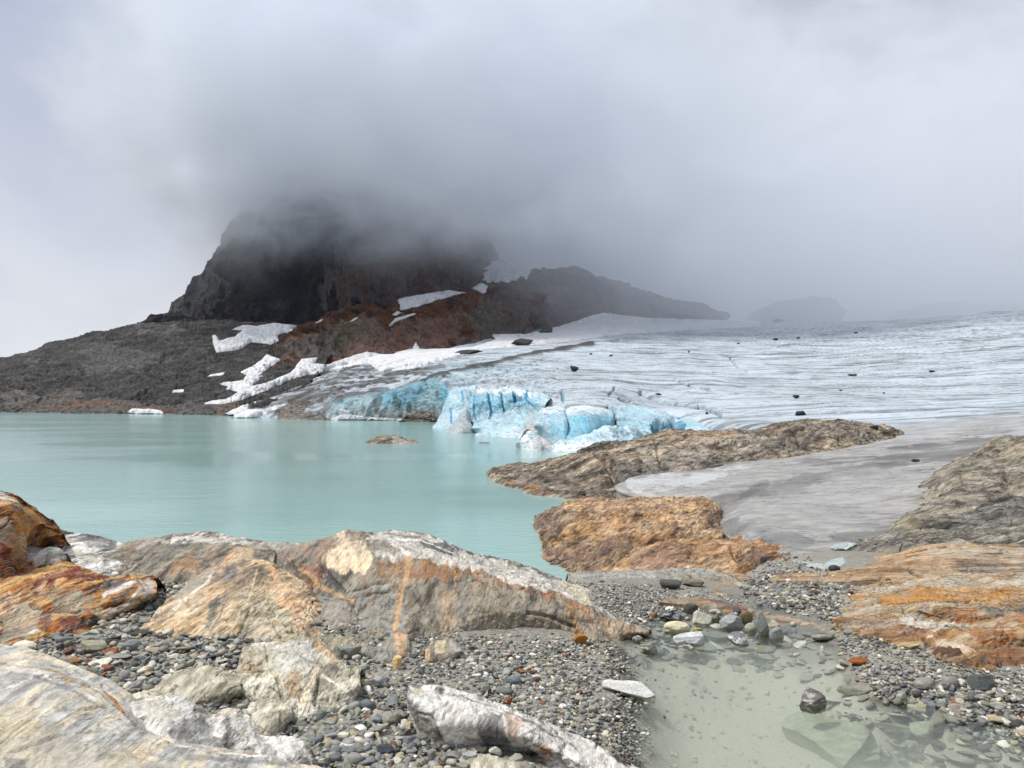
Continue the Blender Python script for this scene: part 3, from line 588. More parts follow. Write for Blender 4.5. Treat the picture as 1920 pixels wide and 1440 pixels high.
    return mesh_from('glacier', V2, grid_faces(nv, nu), M_ice, col=col, label='pale blue glacier with dark debris lines sloping down from the fog to the lake', cat='glacier')
glac = glacier()
rock('ice_tongue', [
    [(1468, 1058, 28.3), (1510, 1062, 27.6), (1550, 1064, 27.3), (1590, 1052, 27.8), (1615, 1040, 28.5)],
    [(1445, 1042, 32), (1490, 1030, 32), (1550, 1028, 32), (1620, 1018, 32), (1670, 1005, 33)],
    [(1362, 1000, 43), (1410, 980, 42), (1530, 978, 41), (1650, 978, 40), (1750, 965, 41)],
    [(1330, 962, 56), (1370, 940, 55), (1450, 935, 54), (1600, 932, 52), (1780, 915, 50)],
    [(1168, 922, 66), (1240, 920, 64), (1350, 918, 62), (1470, 908, 62), (1610, 895, 62), (1800, 880, 60)],
    [(1176, 902, 69.5), (1230, 893, 73), (1340, 882, 78), (1450, 870, 80), (1600, 862, 79), (1830, 850, 72)],
    [(1190, 894, 75), (1270, 885, 79), (1350, 880, 83), (1420, 862, 88), (1540, 845, 95), (1700, 820, 104), (1880, 812, 98), (2100, 800, 90)],
    [(1210, 896, 82), (1280, 890, 86), (1360, 880, 90), (1440, 862, 95), (1560, 845, 102), (1700, 806, 122), (1880, 792, 122), (2100, 775, 118)],
    [(1220, 898, 90), (1300, 892, 94), (1400, 875, 100), (1500, 850, 110), (1600, 815, 130), (1720, 792, 140), (1880, 778, 138), (2100, 762, 132)]],
    M_tongue, label='grey grit-covered ice tongue filling the hollow behind the orange rock', cat='ice tongue', sides=1.6, joint=0, rough=0.03, sink=1.0, back=(12, 3), amp=0.14, scale=0.12, famp=0.05, ffreq=1.0, res=1.8, seed=101, warp=22, wscale=120,
    patches=[([(1300, 960), (1420, 900), (1560, 870), (1700, 850), (1880, 800), (1960, 800), (1960, 850), (1700, 880), (1520, 905), (1380, 960), (1330, 985)], '#55534f', 0.75, 30),
             ([(1700, 800), (1960, 760), (1960, 800), (1760, 825), (1600, 840)], '#aeb0b2', 0.7, 24), ([(1180, 900), (1340, 882), (1420, 875), (1300, 915), (1190, 925)], '#c2c3c4', 0.75, 14),
             ([(1350, 985), (1480, 1000), (1530, 1030), (1480, 1045), (1380, 1010)], '#62605c', 0.65, 24), ([(1560, 1000), (1700, 985), (1700, 1010), (1600, 1040)], '#5c5954', 0.7, 20), ([(1450, 905), (1620, 880), (1700, 900), (1650, 960), (1460, 960)], '#a5a4a2', 0.55, 40)],
    lines=[([(1340, 985), (1400, 930), (1440, 905)], 14, '#4a4845', 0.6), ([(1560, 880), (1660, 870), (1720, 868)], 5, '#55534f', 0.5)])

def block(rows, label, seed, lines=(), patches=(), mat=None, amp=0.5, sc=0.15, group='seracs and ice blocks at the glacier front', name='ice_block', cat='ice block', back=(8, 4), famp=0.25, sink=2, cracks=()):
    return rock(name, rows, mat or M_block, joint=amp * .25, rough=amp * .12, label=label, cat=cat, group=group, sink=sink, back=back, amp=amp, scale=sc, fol=(0, 80, 20), famp=famp, ffreq=0.5, res=1.3, seed=seed, lines=lines, patches=patches, warp=1.5, cracks=cracks)
W0 = lambda px, py: Zd(px, py, 0.0)
block([[W0(812, 802), W0(835, 804), W0(860, 805), W0(885, 806)], [(818, 795, 222), (840, 770, 220), (860, 765, 218), (886, 775, 214)], [(830, 770, 232), (845, 737, 230), (866, 727, 228), (888, 733, 222)]],
      'pale blue fluted ice pillar at the left end of the calving front', 201, amp=1.0, lines=[([(846, 768), (848, 795)], 4.5, '#2c86ae', 0.95), ([(866, 733), (870, 760)], 3.8, '#3a93b8', 0.95)], patches=[([(812, 790), (850, 770), (880, 800), (812, 806)], '#bcd8e2', 0.7, 6)])
block([[W0(868, 809), W0(900, 810), W0(940, 812), W0(990, 814), W0(1018, 818)], [(872, 790, 200), (905, 775, 199), (950, 775, 196), (990, 775, 194), (1020, 785, 186)], [(875, 760, 203), (905, 748, 203), (950, 745, 200), (990, 747, 198), (1024, 760, 190)], [(872, 735, 214), (893, 728, 212), (940, 733, 208), (985, 735, 205), (1020, 742, 200), (1030, 750, 198)]],
      'tall blue ice wall with dark vertical cracks, widest block of the calving front', 202, amp=1.1, famp=0.9, back=(14, 2),
      lines=[([(892, 742), (890, 765), (893, 790)], 3.8, '#3a93b8', 0.95), ([(918, 743), (921, 770), (917, 790)], 5.2, '#2c86ae', 0.95), ([(941, 742), (946, 775)], 4.5, '#26789f', 0.95), ([(964, 740), (967, 755)], 6.8, '#26789f', 0.95), ([(988, 738), (989, 752)], 4.5, '#3a93b8', 0.95), ([(880, 760), (1000, 768)], 2, '#6a7a80', 0.5), ([(955, 765), (985, 790)], 2, '#5a5a58', 0.5)],
      patches=[([(885, 742), (1000, 738), (1010, 775), (885, 775)], '#86c0d4', 0.8, 12), ([(890, 726), (1030, 735), (1035, 745), (890, 741)], '#dbe5ea', 0.9, 5), ([(985, 770), (1025, 765), (1025, 815), (985, 815)], '#a8b4b5', 0.6, 12)],
      cracks=[([(918, 743), (921, 770), (917, 790)], 2, 1.2), ([(941, 742), (946, 775)], 2, 1.2), ([(964, 740), (967, 755)], 3, 1.5)])
block([[W0(1000, 820), W0(1020, 827), W0(1038, 830), W0(1056, 832), W0(1062, 832)], [(1002, 800, 158), (1020, 795, 155), (1040, 797, 152), (1056, 800, 150), (1063, 805, 150)], [(1010, 778, 162), (1022, 772, 160), (1040, 772, 158), (1055, 776, 156), (1062, 783, 155)], [(1014, 768, 170), (1026, 764, 168), (1042, 763, 166), (1056, 766, 165), (1062, 772, 164)]],
      'rounded pale blue ice block left of a narrow blue crack', 203, amp=0.28, patches=[([(1025, 775), (1060, 778), (1060, 825), (1030, 820)], '#7cc0d8', 0.75, 10), ([(1005, 760), (1065, 760), (1065, 772), (1010, 775)], '#d5e1e7', 0.9, 5)])
block([[W0(1057, 832), W0(1080, 834), W0(1110, 830), W0(1146, 822)], [(1057, 800, 153), (1080, 800, 152), (1110, 800, 153), (1147, 800, 158)], [(1058, 782, 157), (1080, 778, 156), (1110, 775, 157), (1146, 778, 162)], [(1060, 770, 166), (1075, 764, 166), (1105, 763, 167), (1135, 767, 170), (1146, 776, 172)]],
      'large square-faced blue ice block right of a narrow blue crack', 204, amp=0.25, patches=[([(1055, 778), (1148, 774), (1148, 810), (1110, 826), (1060, 830)], '#7fc3da', 0.85, 9), ([(1058, 760), (1148, 762), (1148, 776), (1060, 779)], '#d8e3e9', 0.9, 5), ([(1120, 800), (1150, 790), (1150, 825), (1100, 830)], '#a3b8bd', 0.6, 9)], lines=[([(1058, 776), (1060, 832)], 6.0, '#1f7299', 0.95)])
block([[W0(1140, 830), W0(1180, 828), W0(1225, 826), W0(1270, 822), W0(1300, 820), W0(1350, 822)], [(1142, 800, 172), (1180, 800, 171), (1225, 803, 168), (1262, 808, 168), (1300, 812, 166), (1352, 812, 164)], [(1143, 778, 176), (1180, 780, 175), (1225, 786, 172), (1265, 792, 171), (1300, 802, 169), (1356, 806, 167)], [(1140, 765, 186), (1180, 762, 185), (1230, 770, 182), (1275, 785, 178), (1310, 790, 176), (1362, 797, 173)]],
      'pale ice cliff with a deep blue hollow behind the brown rock ridge', 205, amp=0.3, back=(18, 1),
      patches=[([(1145, 780), (1225, 786), (1225, 812), (1145, 825)], '#9ccbdb', 0.8, 8), ([(1220, 798), (1240, 786), (1268, 785), (1286, 797), (1275, 812), (1235, 828), (1215, 828)], '#2c7fa0', 1.0, 4), ([(1222, 812), (1280, 806), (1250, 830), (1215, 830)], '#376f86', 0.8, 6)], cracks=[([(1240, 803), (1262, 803)], 22, 8.0), ([(1152, 770), (1156, 805)], 4, 2)])
# brash ice and floating pieces
block([[W0(838, 812), W0(850, 813), W0(866, 813), W0(885, 812)], [(842, 803, 190), (855, 795, 190), (868, 790, 189), (884, 800, 188)], [(848, 800, 194), (860, 782, 194), (874, 768, 194), (886, 790, 192)]], 'grey and white ice wedge with a dark undercut, left of the ice rubble', 211, amp=0.7, patches=[([(838, 760), (890, 760), (890, 815), (838, 815)], '#a5aaac', 0.8, 4)], group='ice rubble floating at the glacier front')
block([[W0(878, 811), W0(910, 814), W0(940, 815), W0(975, 815)], [(882, 803, 187), (915, 798, 186), (945, 800, 184), (975, 805, 182)], [(890, 797, 192), (918, 789, 191), (950, 788, 190), (972, 798, 188)]], 'low heap of pale blue ice rubble below the tall ice wall', 212, amp=1.0, patches=[([(870, 780), (980, 780), (980, 820), (870, 820)], '#b9d9e5', 0.7, 4)], group='ice rubble floating at the glacier front')
block([[W0(935, 819), W0(960, 821), W0(990, 822)], [(940, 814, 178), (962, 808, 178), (990, 812, 176)], [(950, 812, 182), (968, 803, 182), (986, 808, 180)]], 'flat white ice floe in front of the blue rubble heap', 213, amp=0.6, patches=[([(930, 800), (995, 800), (995, 825), (930, 825)], '#cfdde4', 0.9, 4)], group='ice rubble floating at the glacier front')
block([[W0(966, 840), W0(985, 843), W0(1004, 845), W0(1022, 845), W0(1040, 846)], [(970, 830, 134), (985, 822, 133), (1003, 825, 132), (1022, 830, 131), (1040, 838, 131)], [(978, 822, 137), (990, 810, 137), (1003, 815, 136), (1020, 826, 135), (1036, 835, 134)]], 'bright white pointed iceberg nearest the open water, dark at its waterline', 214, amp=0.5, patches=[([(960, 800), (1000, 800), (1000, 845), (960, 845)], '#e3e6e8', 0.95, 4), ([(1000, 805), (1045, 815), (1045, 848), (1000, 848)], '#c9c0bf', 0.8, 4)], group='ice rubble floating at the glacier front', back=(5, 3))
block([[W0(975, 825), W0(992, 828), W0(1010, 828)], [(980, 812, 150), (992, 805, 150), (1008, 815, 149)], [(984, 805, 153), (995, 792, 153), (1003, 806, 152)]], 'small pinkish-white ice spire behind the white iceberg', 215, amp=0.4, patches=[([(970, 785), (1015, 785), (1015, 830), (970, 830)], '#cbbfbd', 0.85, 4)], group='ice rubble floating at the glacier front', back=(4, 3))
block([[W0(1030, 846), W0(1060, 848), W0(1090, 850), W0(1130, 850), W0(1190, 842), W0(1225, 832)], [(1035, 838, 130), (1065, 830, 131), (1095, 826, 131), (1130, 820, 132), (1180, 820, 138), (1218, 820, 144)], [(1045, 832, 134), (1080, 824, 135), (1110, 812, 136), (1155, 799, 138), (1185, 808, 141), (1214, 804, 146)]], 'broad heap of broken white and pale blue ice against the rock ridge', 216, amp=1.1, sc=0.25, patches=[([(1020, 790), (1230, 790), (1230, 860), (1020, 860)], '#c4dfea', 0.85, 4), ([(1030, 835), (1130, 830), (1100, 855), (1030, 855)], '#dcdfe2', 0.8, 6)], group='ice rubble floating at the glacier front', back=(6, 4))
for i, (cx, wl, wd, hh, lb) in enumerate([(908, 831, 20, 2, 'thin dark ice sliver floating alone on the lake left of the white iceberg'), (805, 789, 14, 3, 'small white ice lump at the foot of the left ice cliff'), (790, 790, 12, 3, 'small bluish ice lump floating left of the fluted ice pillar'), (826, 797, 16, 4, 'small pale ice lump touching the foot of the fluted ice pillar'), (900, 817, 18, 5, 'low white floe beside the undercut ice wedge'), (930, 819, 14, 4, 'little white floe between the rubble heap and the flat floe')]):
    dw = 13870.0 / (wl - HZ)
    block([[(cx - wd / 2, wl, dw), (cx, wl, dw - 0.5), (cx + wd / 2, wl, dw)], [(cx - wd / 2.4, wl - hh * .7, dw + 1.5), (cx, wl - hh, dw + 1.5), (cx + wd / 2.4, wl - hh * .5, dw + 1.5)]], lb, 220 + i, amp=0.15, famp=0.1, back=(2, 1.5), sink=1, patches=[([(cx - 20, wl - 10), (cx + 20, wl - 10), (cx + 20, wl + 5), (cx - 20, wl + 5)], '#6d6460' if i == 0 else '#cdd9df', 0.8, 3)], group='ice rubble floating at the glacier front')

# ------------------------------------------------------------------ bedrock
R_main = rock_mat('grey_brown_gneiss', [(0.22, '#4f4a42'), (0.4, '#7c766a'), (0.52, '#98907f'), (0.64, '#a3937a'), (0.8, '#c9bda6')], s=2.0, rot=(0, 62, 12), stretch=(0.35, 0.4, 2.2), streak=0.35, speck=0.3, bump=0.7, crack=0.5)
R_peach = rock_mat('peach_gneiss', [(0.22, '#6f6353'), (0.38, '#a08d73'), (0.5, '#cdb08a'), (0.62, '#dcc3a0'), (0.8, '#e9dcc4')], s=2.0, rot=(10, 52, 0), stretch=(0.35, 0.4, 2.2), streak=0.38, speck=0.3, bump=0.8, crack=0.5)
R_rust = rock_mat('rusty_folded_gneiss', [(0.2, '#2b241d'), (0.36, '#6d3a1c'), (0.47, '#b07030'), (0.56, '#cba56c'), (0.66, '#8c7f68'), (0.82, '#e6dcc8')], s=1.7, rot=(15, 40, 20), stretch=(0.25, 0.4, 2.6), streak=0.45, speck=0.3, bump=0.8, crack=0.5)
R_pale = rock_mat('pale_gneiss', [(0.2, '#6b6656'), (0.36, '#a39c86'), (0.5, '#cfc8b3'), (0.64, '#e0dac8'), (0.8, '#f1ede2')], s=2.2, rot=(0, 60, 30), stretch=(0.4, 0.5, 2.0), streak=0.35, speck=0.3, bump=0.8, crack=0.45)
R_slab = rock_mat('smooth_grey_slab_rock', [(0.2, '#8a8780'), (0.36, '#adaba5'), (0.48, '#c2c0ba'), (0.6, '#d0c3a8'), (0.8, '#e0dbd0')], s=1.8, rot=(0, 55, -28), stretch=(0.10, 0.35, 3.4), streak=0.2, speck=0.45, bump=0.5, crack=0.3, warp=0.08, crispness=0.2)
R_bw = rock_mat('black_and_white_gneiss', [(0.2, '#33312e'), (0.36, '#6e6b66'), (0.44, '#a8a59f'), (0.50, '#e2dfd8'), (0.8, '#f1eee8')], s=2.0, rot=(0, 50, -35), stretch=(0.3, 0.6, 1.8), streak=0.3, speck=0.35, bump=0.8, crack=0.4, crispness=0.9)
R_ledge = rock_mat('orange_ledge_rock', [(0.15, '#4d3f32'), (0.32, '#80644a'), (0.44, '#a67f52'), (0.54, '#b5a284'), (0.68, '#a19a8c'), (0.85, '#d3c8b2')], s=1.3, rot=(62, 0, 8), stretch=(0.18, 0.35, 2.6), streak=0.4, speck=0.3, bump=0.8, crack=0.35)
R_grey = rock_mat('grey_streaked_bedrock', [(0.2, '#55514a'), (0.36, '#7a756c'), (0.5, '#989184'), (0.64, '#b0a48e'), (0.85, '#cdc4b0')], s=0.35, blot=1.4, rot=(55, 15, 12), stretch=(0.3, 0.5, 3.0), streak=0.55, speck=0.35, bump=1.0, crack=0.6)
R_dome = rock_mat('orange_bedrock', [(0.15, '#35291f'), (0.32, '#6e5138'), (0.46, '#9b7550'), (0.6, '#b59873'), (0.78, '#d3b892')], s=0.5, blot=1.5, rot=(20, 35, 35), stretch=(0.3, 0.5, 2.4), streak=0.5, speck=0.35, bump=1.0, crack=0.6)
R_ridge = rock_mat('brown_ridge_rock', [(0.2, '#2f2a25'), (0.36, '#544b40'), (0.5, '#857766'), (0.64, '#a39480'), (0.85, '#c9bda6')], s=0.25, blot=1.7, rot=(20, 30, -25), stretch=(0.4, 0.6, 2.2), streak=0.6, speck=0.45, bump=1.0, crack=0.8)

def near(name_label, rows, mat, **k):
    kw = dict(name='rock_outcrop', label=name_label, cat='rock outcrop', sink=0.35, amp=0.035, scale=1.6, famp=0.018, ffreq=5.0, res=1.8, warp=7)
    kw.update(k); nm = kw.pop('name'); return rock(nm, rows, mat, **kw)

near('long grey-brown whaleback rock with orange vertical veins and a white crest', [
    [(505, 1092, 10.5), (548, 1118, 10.1), (592, 1150, 9.5)] + GL([(632, 1195), (700, 1203), (790, 1194), (880, 1184), (970, 1176), (1060, 1182), (1130, 1202), (1215, 1190)]),
    [(488, 1076, 10.8), (530, 1096, 10.5), (590, 1125, 9.8), (640, 1150, 9.3), (700, 1140, 9.15), (800, 1130, 9.25), (900, 1132, 9.25), (1000, 1140, 9.3), (1090, 1160, 9.2), (1160, 1181, 9.1), (1216, 1187, 9.1)],
    [(474, 1056, 11.1), (530, 1068, 10.9), (605, 1080, 10.3), (645, 1080, 10.0), (700, 1060, 9.9), (780, 1055, 9.95), (860, 1066, 9.95), (950, 1090, 9.85), (1040, 1115, 9.7), (1120, 1148, 9.5), (1170, 1170, 9.35), (1217, 1185, 9.2)],
    [(466, 1038, 11.6), (540, 1040, 11.4), (620, 1030, 11.0), (700, 1022, 10.8), (780, 1024, 10.9), (850, 1045, 10.8), (940, 1072, 10.6), (1030, 1096, 10.4), (1110, 1132, 10.1), (1168, 1164, 9.8), (1218, 1184, 9.3)],
    [(462, 1021, 12.0), (520, 1024, 12.0), (570, 1020, 12.0), (640, 1001, 11.8), (690, 1005, 11.8), (735, 998, 12.1), (780, 1002, 12.1), (820, 1018, 12), (870, 1038, 11.9), (960, 1060, 11.6), (1050, 1086, 11.2), (1115, 1118, 10.7), (1165, 1156, 10.1), (1219, 1183, 9.4)]],
    R_main, back=(2.5, 1.6), seed=301, amp=0.05, fol=(0, 70, 10), famp=0.016, ffreq=4.5,
    patches=[([(470, 1040), (560, 1030), (640, 1010), (640, 1035), (560, 1050), (480, 1060)], '#8f5a30', 0.55, 14), ([(700, 1050), (760, 1045), (900, 1060), (1000, 1085), (1100, 1130), (1150, 1165), (1060, 1140), (930, 1100), (820, 1085), (700, 1085)], '#9a6a3c', 0.75, 28),
             ([(560, 1060), (620, 1040), (600, 1110), (560, 1100)], '#9b5526', 0.7, 14), ([(500, 1060), (560, 1060), (620, 1120), (600, 1140), (520, 1110)], '#4d4438', 0.7, 20), ([(590, 1050), (640, 1055), (665, 1085), (640, 1110), (600, 1080)], '#3d3a35', 0.65, 16),
             ([(630, 1000), (672, 1000), (690, 1020), (700, 1050), (685, 1072), (640, 1076), (605, 1060), (620, 1035), (632, 1020)], '#e6cfae', 0.9, 9), ([(655, 1000), (700, 1000), (690, 1020), (660, 1015)], '#6c645c', 0.6, 6),
             ([(660, 1085), (760, 1100), (760, 1190), (640, 1180), (640, 1120)], '#8f8c84', 0.7, 20), ([(860, 1110), (1060, 1140), (1090, 1180), (860, 1180)], '#94866b', 0.6, 26), ([(1040, 1140), (1190, 1172), (1215, 1192), (1090, 1192)], '#b28a5c', 0.6, 16),
             ([(690, 1000), (740, 994), (800, 1005), (880, 1040), (980, 1062), (1060, 1085), (1130, 1120), (1215, 1184), (1150, 1162), (1060, 1122), (960, 1090), (880, 1066), (800, 1053), (700, 1045)], '#d5d1c8', 0.8, 7),
             ([(700, 1015), (745, 1022), (770, 1036), (720, 1040), (690, 1034)], '#8a8070', 0.8, 6), ([(800, 1018), (860, 1035), (850, 1046), (800, 1030), (770, 1012)], '#47474c', 0.75, 7), ([(1060, 1090), (1120, 1125), (1190, 1170), (1110, 1140)], '#cbbf9f', 0.8, 8),
             ([(1010, 1140), (1070, 1165), (1050, 1182), (1000, 1160)], '#5d4f3c', 0.6, 10), ([(470, 1018), (560, 1018), (560, 1030), (470, 1034)], '#b9b4aa', 0.7, 8)],
    lines=[([(768, 1047), (760, 1085), (750, 1120), (745, 1155), (740, 1180)], 11, '#c7a278', 0.95), ([(838, 1055), (832, 1090), (828, 1125)], 6, '#b08a60', 0.85), ([(855, 1060), (850, 1125)], 5, '#b08a5c', 0.8), ([(842, 1125), (838, 1150), (832, 1188)], 30, '#b59570', 0.7),
           ([(560, 1062), (585, 1080), (600, 1100), (640, 1118), (665, 1130)], 9, '#b9966a', 0.9), ([(590, 1100), (588, 1130)], 3, '#c49a66', 0.9), ([(870, 1130), (868, 1180)], 12, '#77757a', 0.55), ([(893, 1140), (890, 1178)], 9, '#7b7780', 0.5), ([(735, 1022), (765, 1045), (790, 1050)], 5, '#e8e4dc', 0.9),
           ([(680, 1078), (700, 1150)], 8, '#a37a48', 0.4), ([(655, 1112), (700, 1095), (738, 1092)], 3, '#3b352d', .8), ([(660, 1124), (710, 1112), (750, 1110)], 3, '#3b352d', .8), ([(678, 1142), (720, 1126), (748, 1124)], 2.5, '#433c33', .8), ([(680, 1164), (715, 1152), (745, 1150)], 2.5, '#433c33', .7), ([(745, 1012), (800, 1020), (860, 1040)], 3, '#f2efe8', .9), ([(720, 1004), (790, 1010), (850, 1032)], 3, '#54545a', .8), ([(490, 1070), (520, 1085), (560, 1105), (600, 1135)], 6, '#2c2620', .75), ([(1058, 1160), (1120, 1172)], 6, '#4a4032', .6)],
    cracks=[([(690, 1128), (730, 1108), (755, 1104)], 4, 0.03), ([(780, 1120), (800, 1150)], 3, .02), ([(900, 1100), (930, 1120), (960, 1118)], 4, .03), ([(660, 1112), (700, 1095), (735, 1092)], 4, 0.03), ([(665, 1122), (710, 1112), (750, 1110)], 4, 0.03), ([(680, 1140), (720, 1125), (750, 1122)], 3, 0.025), ([(680, 1162), (715, 1150), (745, 1148)], 3, 0.02), ([(950, 1085), (965, 1110), (980, 1125)], 4, 0.03), ([(990, 1150), (1040, 1160), (1080, 1178)], 6, 0.05), ([(600, 1062), (640, 1105), (650, 1120)], 6, 0.06), ([(500, 1075), (545, 1105), (590, 1135)], 9, 0.08)])
near('brown and peach striped rock shoulder with a white top, left of the long whaleback', [
    [(180, 1068, 10.6), (250, 1076, 10.4), (320, 1084, 10.2), (390, 1094, 10.0), (450, 1088, 10.2), (510, 1074, 10.5)],
    [(195, 1045, 11.0), (260, 1040, 11.0), (330, 1040, 10.9), (400, 1046, 10.9), (460, 1042, 11.0), (515, 1044, 11.2)],
    [(205, 1036, 11.8), (235, 1022, 12.1), (265, 1013, 12.3), (320, 1008, 12.3), (385, 1003, 12.3), (430, 1010, 12.2), (475, 1020, 12.1), (520, 1026, 12.1)]],
    R_main, back=(2, 1.4), seed=302, fol=(0, 40, 0), patches=[([(240, 1030), (300, 1010), (330, 1020), (290, 1060), (230, 1062)], '#5d5348', 0.6, 14), ([(330, 1050), (430, 1045), (430, 1080), (320, 1075)], '#b9854b', 0.6, 16), ([(430, 1020), (480, 1022), (470, 1060), (425, 1060)], '#d8b48c', 0.7, 10), ([(320, 1003), (440, 1003), (480, 1020), (470, 1030), (400, 1018), (320, 1018)], '#d6d1c8', 0.85, 7), ([(270, 1012), (310, 1006), (310, 1020), (260, 1030)], '#c5beb4', 0.6, 6)],
    lines=[([(250, 1062), (300, 1020)], 5, '#46403a', 0.7), ([(280, 1070), (340, 1022)], 5, '#4a4239', 0.7), ([(230, 1050), (260, 1025)], 4, '#b0683a', 0.6), ([(340, 1075), (385, 1030)], 5, '#51473b', 0.6), ([(370, 1080), (410, 1040)], 4, '#4d463c', 0.5)])
near('peach and cream sloping slab rising from the pebble bed to a narrow crest', [
    GL([(262, 1186), (340, 1192), (420, 1196), (480, 1212), (540, 1238), (600, 1240), (624, 1218)]),
    [(285, 1155, 8.3), (350, 1145, 8.35), (430, 1145, 8.4), (500, 1150, 8.4), (560, 1172, 8.2), (605, 1195, 8.1), (626, 1205, 8.1)],
    [(325, 1115, 9.0), (390, 1095, 9.15), (450, 1092, 9.2), (500, 1100, 9.2), (550, 1125, 9.0), (590, 1155, 8.8), (620, 1190, 8.4)],
    [(365, 1085, 9.6), (410, 1066, 9.9), (445, 1057, 10.0), (490, 1060, 10.0), (530, 1078, 9.8), (575, 1110, 9.5), (612, 1160, 8.9)]],
    R_peach, back=(1.0, 0.8), seed=303, amp=0.05, patches=[([(390, 1150), (410, 1120), (400, 1175), (380, 1185)], '#77736b', 0.8, 8), ([(455, 1110), (500, 1100), (540, 1140), (550, 1190), (480, 1200), (440, 1170)], '#c9c0a4', 0.75, 22), ([(505, 1070), (560, 1115), (575, 1160), (540, 1150), (500, 1100)], '#e0b78c', 0.8, 14), ([(330, 1110), (390, 1085), (400, 1110), (340, 1140), (300, 1160)], '#dcbf9c', 0.6, 14),
             ([(410, 1062), (470, 1058), (450, 1100), (410, 1090)], '#a98a6c', 0.6, 14), ([(425, 1068), (440, 1070), (435, 1090), (420, 1088)], '#6c6c70', 0.7, 6), ([(430, 1155), (470, 1145), (465, 1175), (420, 1180)], '#6d6048', 0.55, 12), ([(480, 1200), (600, 1210), (610, 1240), (540, 1240)], '#d0b083', 0.7, 12), ([(365, 1068), (400, 1060), (400, 1085), (340, 1125), (320, 1120)], '#b3aea4', 0.7, 8)],
    lines=[([(300, 1165), (345, 1125), (395, 1085)], 6, '#efe3cf', .8), ([(395, 1190), (415, 1150), (425, 1110)], 5, '#8a7660', .7), ([(432, 1190), (450, 1150), (470, 1120), (480, 1075)], 5, '#e7cda6', .8), ([(350, 1150), (400, 1128), (440, 1120)], 3, '#54463a', .7), ([(520, 1190), (505, 1150), (500, 1120)], 2.5, '#a88a5c', .7), ([(455, 1195), (475, 1165), (490, 1150)], 8, '#6b5d48', .6), ([(340, 1165), (370, 1150)], 3, '#6c5b48', .6)],
    cracks=[([(340, 1120), (360, 1140), (400, 1130)], 4, .03), ([(450, 1190), (470, 1140), (500, 1120)], 4, .03), ([(505, 1160), (530, 1200)], 3, .02)])
near('grey weathered knob between the peach slab and the whaleback', [
    GL([(582, 1205), (610, 1222), (650, 1225), (690, 1215)]), [(585, 1180, 8.5), (615, 1180, 8.4), (650, 1182, 8.4), (692, 1195, 8.4)], [(592, 1160, 8.8), (620, 1145, 8.9), (650, 1148, 8.9), (680, 1175, 8.7)], [(600, 1140, 9.2), (625, 1128, 9.3), (650, 1130, 9.3), (672, 1155, 9.1)]],
    R_main, back=(.8, .6), seed=304, amp=0.04, patches=[([(580, 1120), (700, 1120), (700, 1230), (580, 1230)], '#9d968a', 0.5, 5), ([(600, 1195), (640, 1170), (665, 1200), (640, 1222), (600, 1215)], '#a39a78', 0.6, 14)], lines=[([(600, 1150), (588, 1175), (582, 1205)], 8, '#cfa57b', 0.8)])
near('rounded grey boulder split by a broad peach vein at the whaleback foot', [
    GL([(675, 1222), (700, 1236), (735, 1240), (765, 1222)]), [(677, 1205, 8.2), (700, 1205, 8.15), (735, 1208, 8.1), (768, 1205, 8.1)], [(683, 1190, 8.45), (705, 1183, 8.5), (735, 1182, 8.5), (764, 1190, 8.4)]],
    R_main, name='boulder', cat='boulder', back=(.5, .4), seed=305, amp=0.02, patches=[([(670, 1180), (770, 1180), (770, 1240), (670, 1240)], '#98948a', 0.75, 4), ([(738, 1180), (768, 1185), (765, 1215), (745, 1240), (735, 1210)], '#d8ab7d', 0.95, 4)])
near('tall orange-rust rock wall at the left edge above the lake', [
    [(-110, 1090, 8.8), (0, 1078, 8.9), (30, 1072, 9.2), (50, 1066, 9.4)], [(-110, 1020, 9.0), (0, 1020, 9.0), (30, 1020, 9.2), (48, 1015, 9.5)], [(-110, 970, 9.0), (0, 970, 9.1), (35, 985, 9.3), (62, 990, 9.7)], [(-110, 935, 9.2), (0, 940, 9.4), (38, 950, 9.6), (79, 982, 10.1)],
    [(-110, 905, 9.8), (0, 926, 9.9), (30, 938, 10.1), (62, 960, 10.5), (90, 992, 10.8)]],
    R_rust, back=(1.6, 1.6), seed=306, amp=0.04, patches=[([(15, 945), (50, 948), (82, 985), (70, 1000), (40, 1010), (25, 980)], '#c88a34', 0.8, 14), ([(-100, 900), (0, 925), (25, 938), (-100, 945)], '#cfc7b8', 0.85, 6), ([(18, 940), (45, 946), (45, 958), (20, 955)], '#5f3420', 0.8, 5), ([(0, 965), (20, 980), (20, 1030), (0, 1030)], '#aaa08a', 0.6, 12), ([(15, 990), (45, 1010), (45, 1065), (20, 1070)], '#9d6a30', 0.6, 14), ([(0, 1020), (14, 1030), (18, 1060), (0, 1064)], '#7d2f1a', 0.8, 7)])
near('low dark grey bedrock strip with pale patches along the lake, right of the orange wall', [
    [(40, 1074, 10), (100, 1074, 10.1), (160, 1074, 10.2), (235, 1064, 10.6)], [(48, 1035, 10.6), (85, 1022, 11.0), (120, 1028, 11.2), (170, 1034, 11.2), (236, 1042, 11.2)], [(62, 1000, 11.6), (90, 992, 11.9), (120, 1001, 12.4), (160, 1008, 12.3), (200, 1017, 12.1), (236, 1036, 11.8)]],
    R_bw, back=(1.5, 1.2), seed=307, amp=0.04, fol=(0, 20, 0), patches=[([(95, 1003), (215, 1015), (220, 1030), (110, 1022)], '#64625f', 0.75, 7), ([(140, 1035), (180, 1040), (175, 1058), (150, 1060)], '#c9c4b2', 0.9, 5), ([(180, 1035), (235, 1035), (235, 1060), (190, 1062)], '#837d70', 0.7, 6), ([(60, 990), (95, 995), (110, 1020), (80, 1030), (60, 1010)], '#c8c4bb', 0.7, 8)])
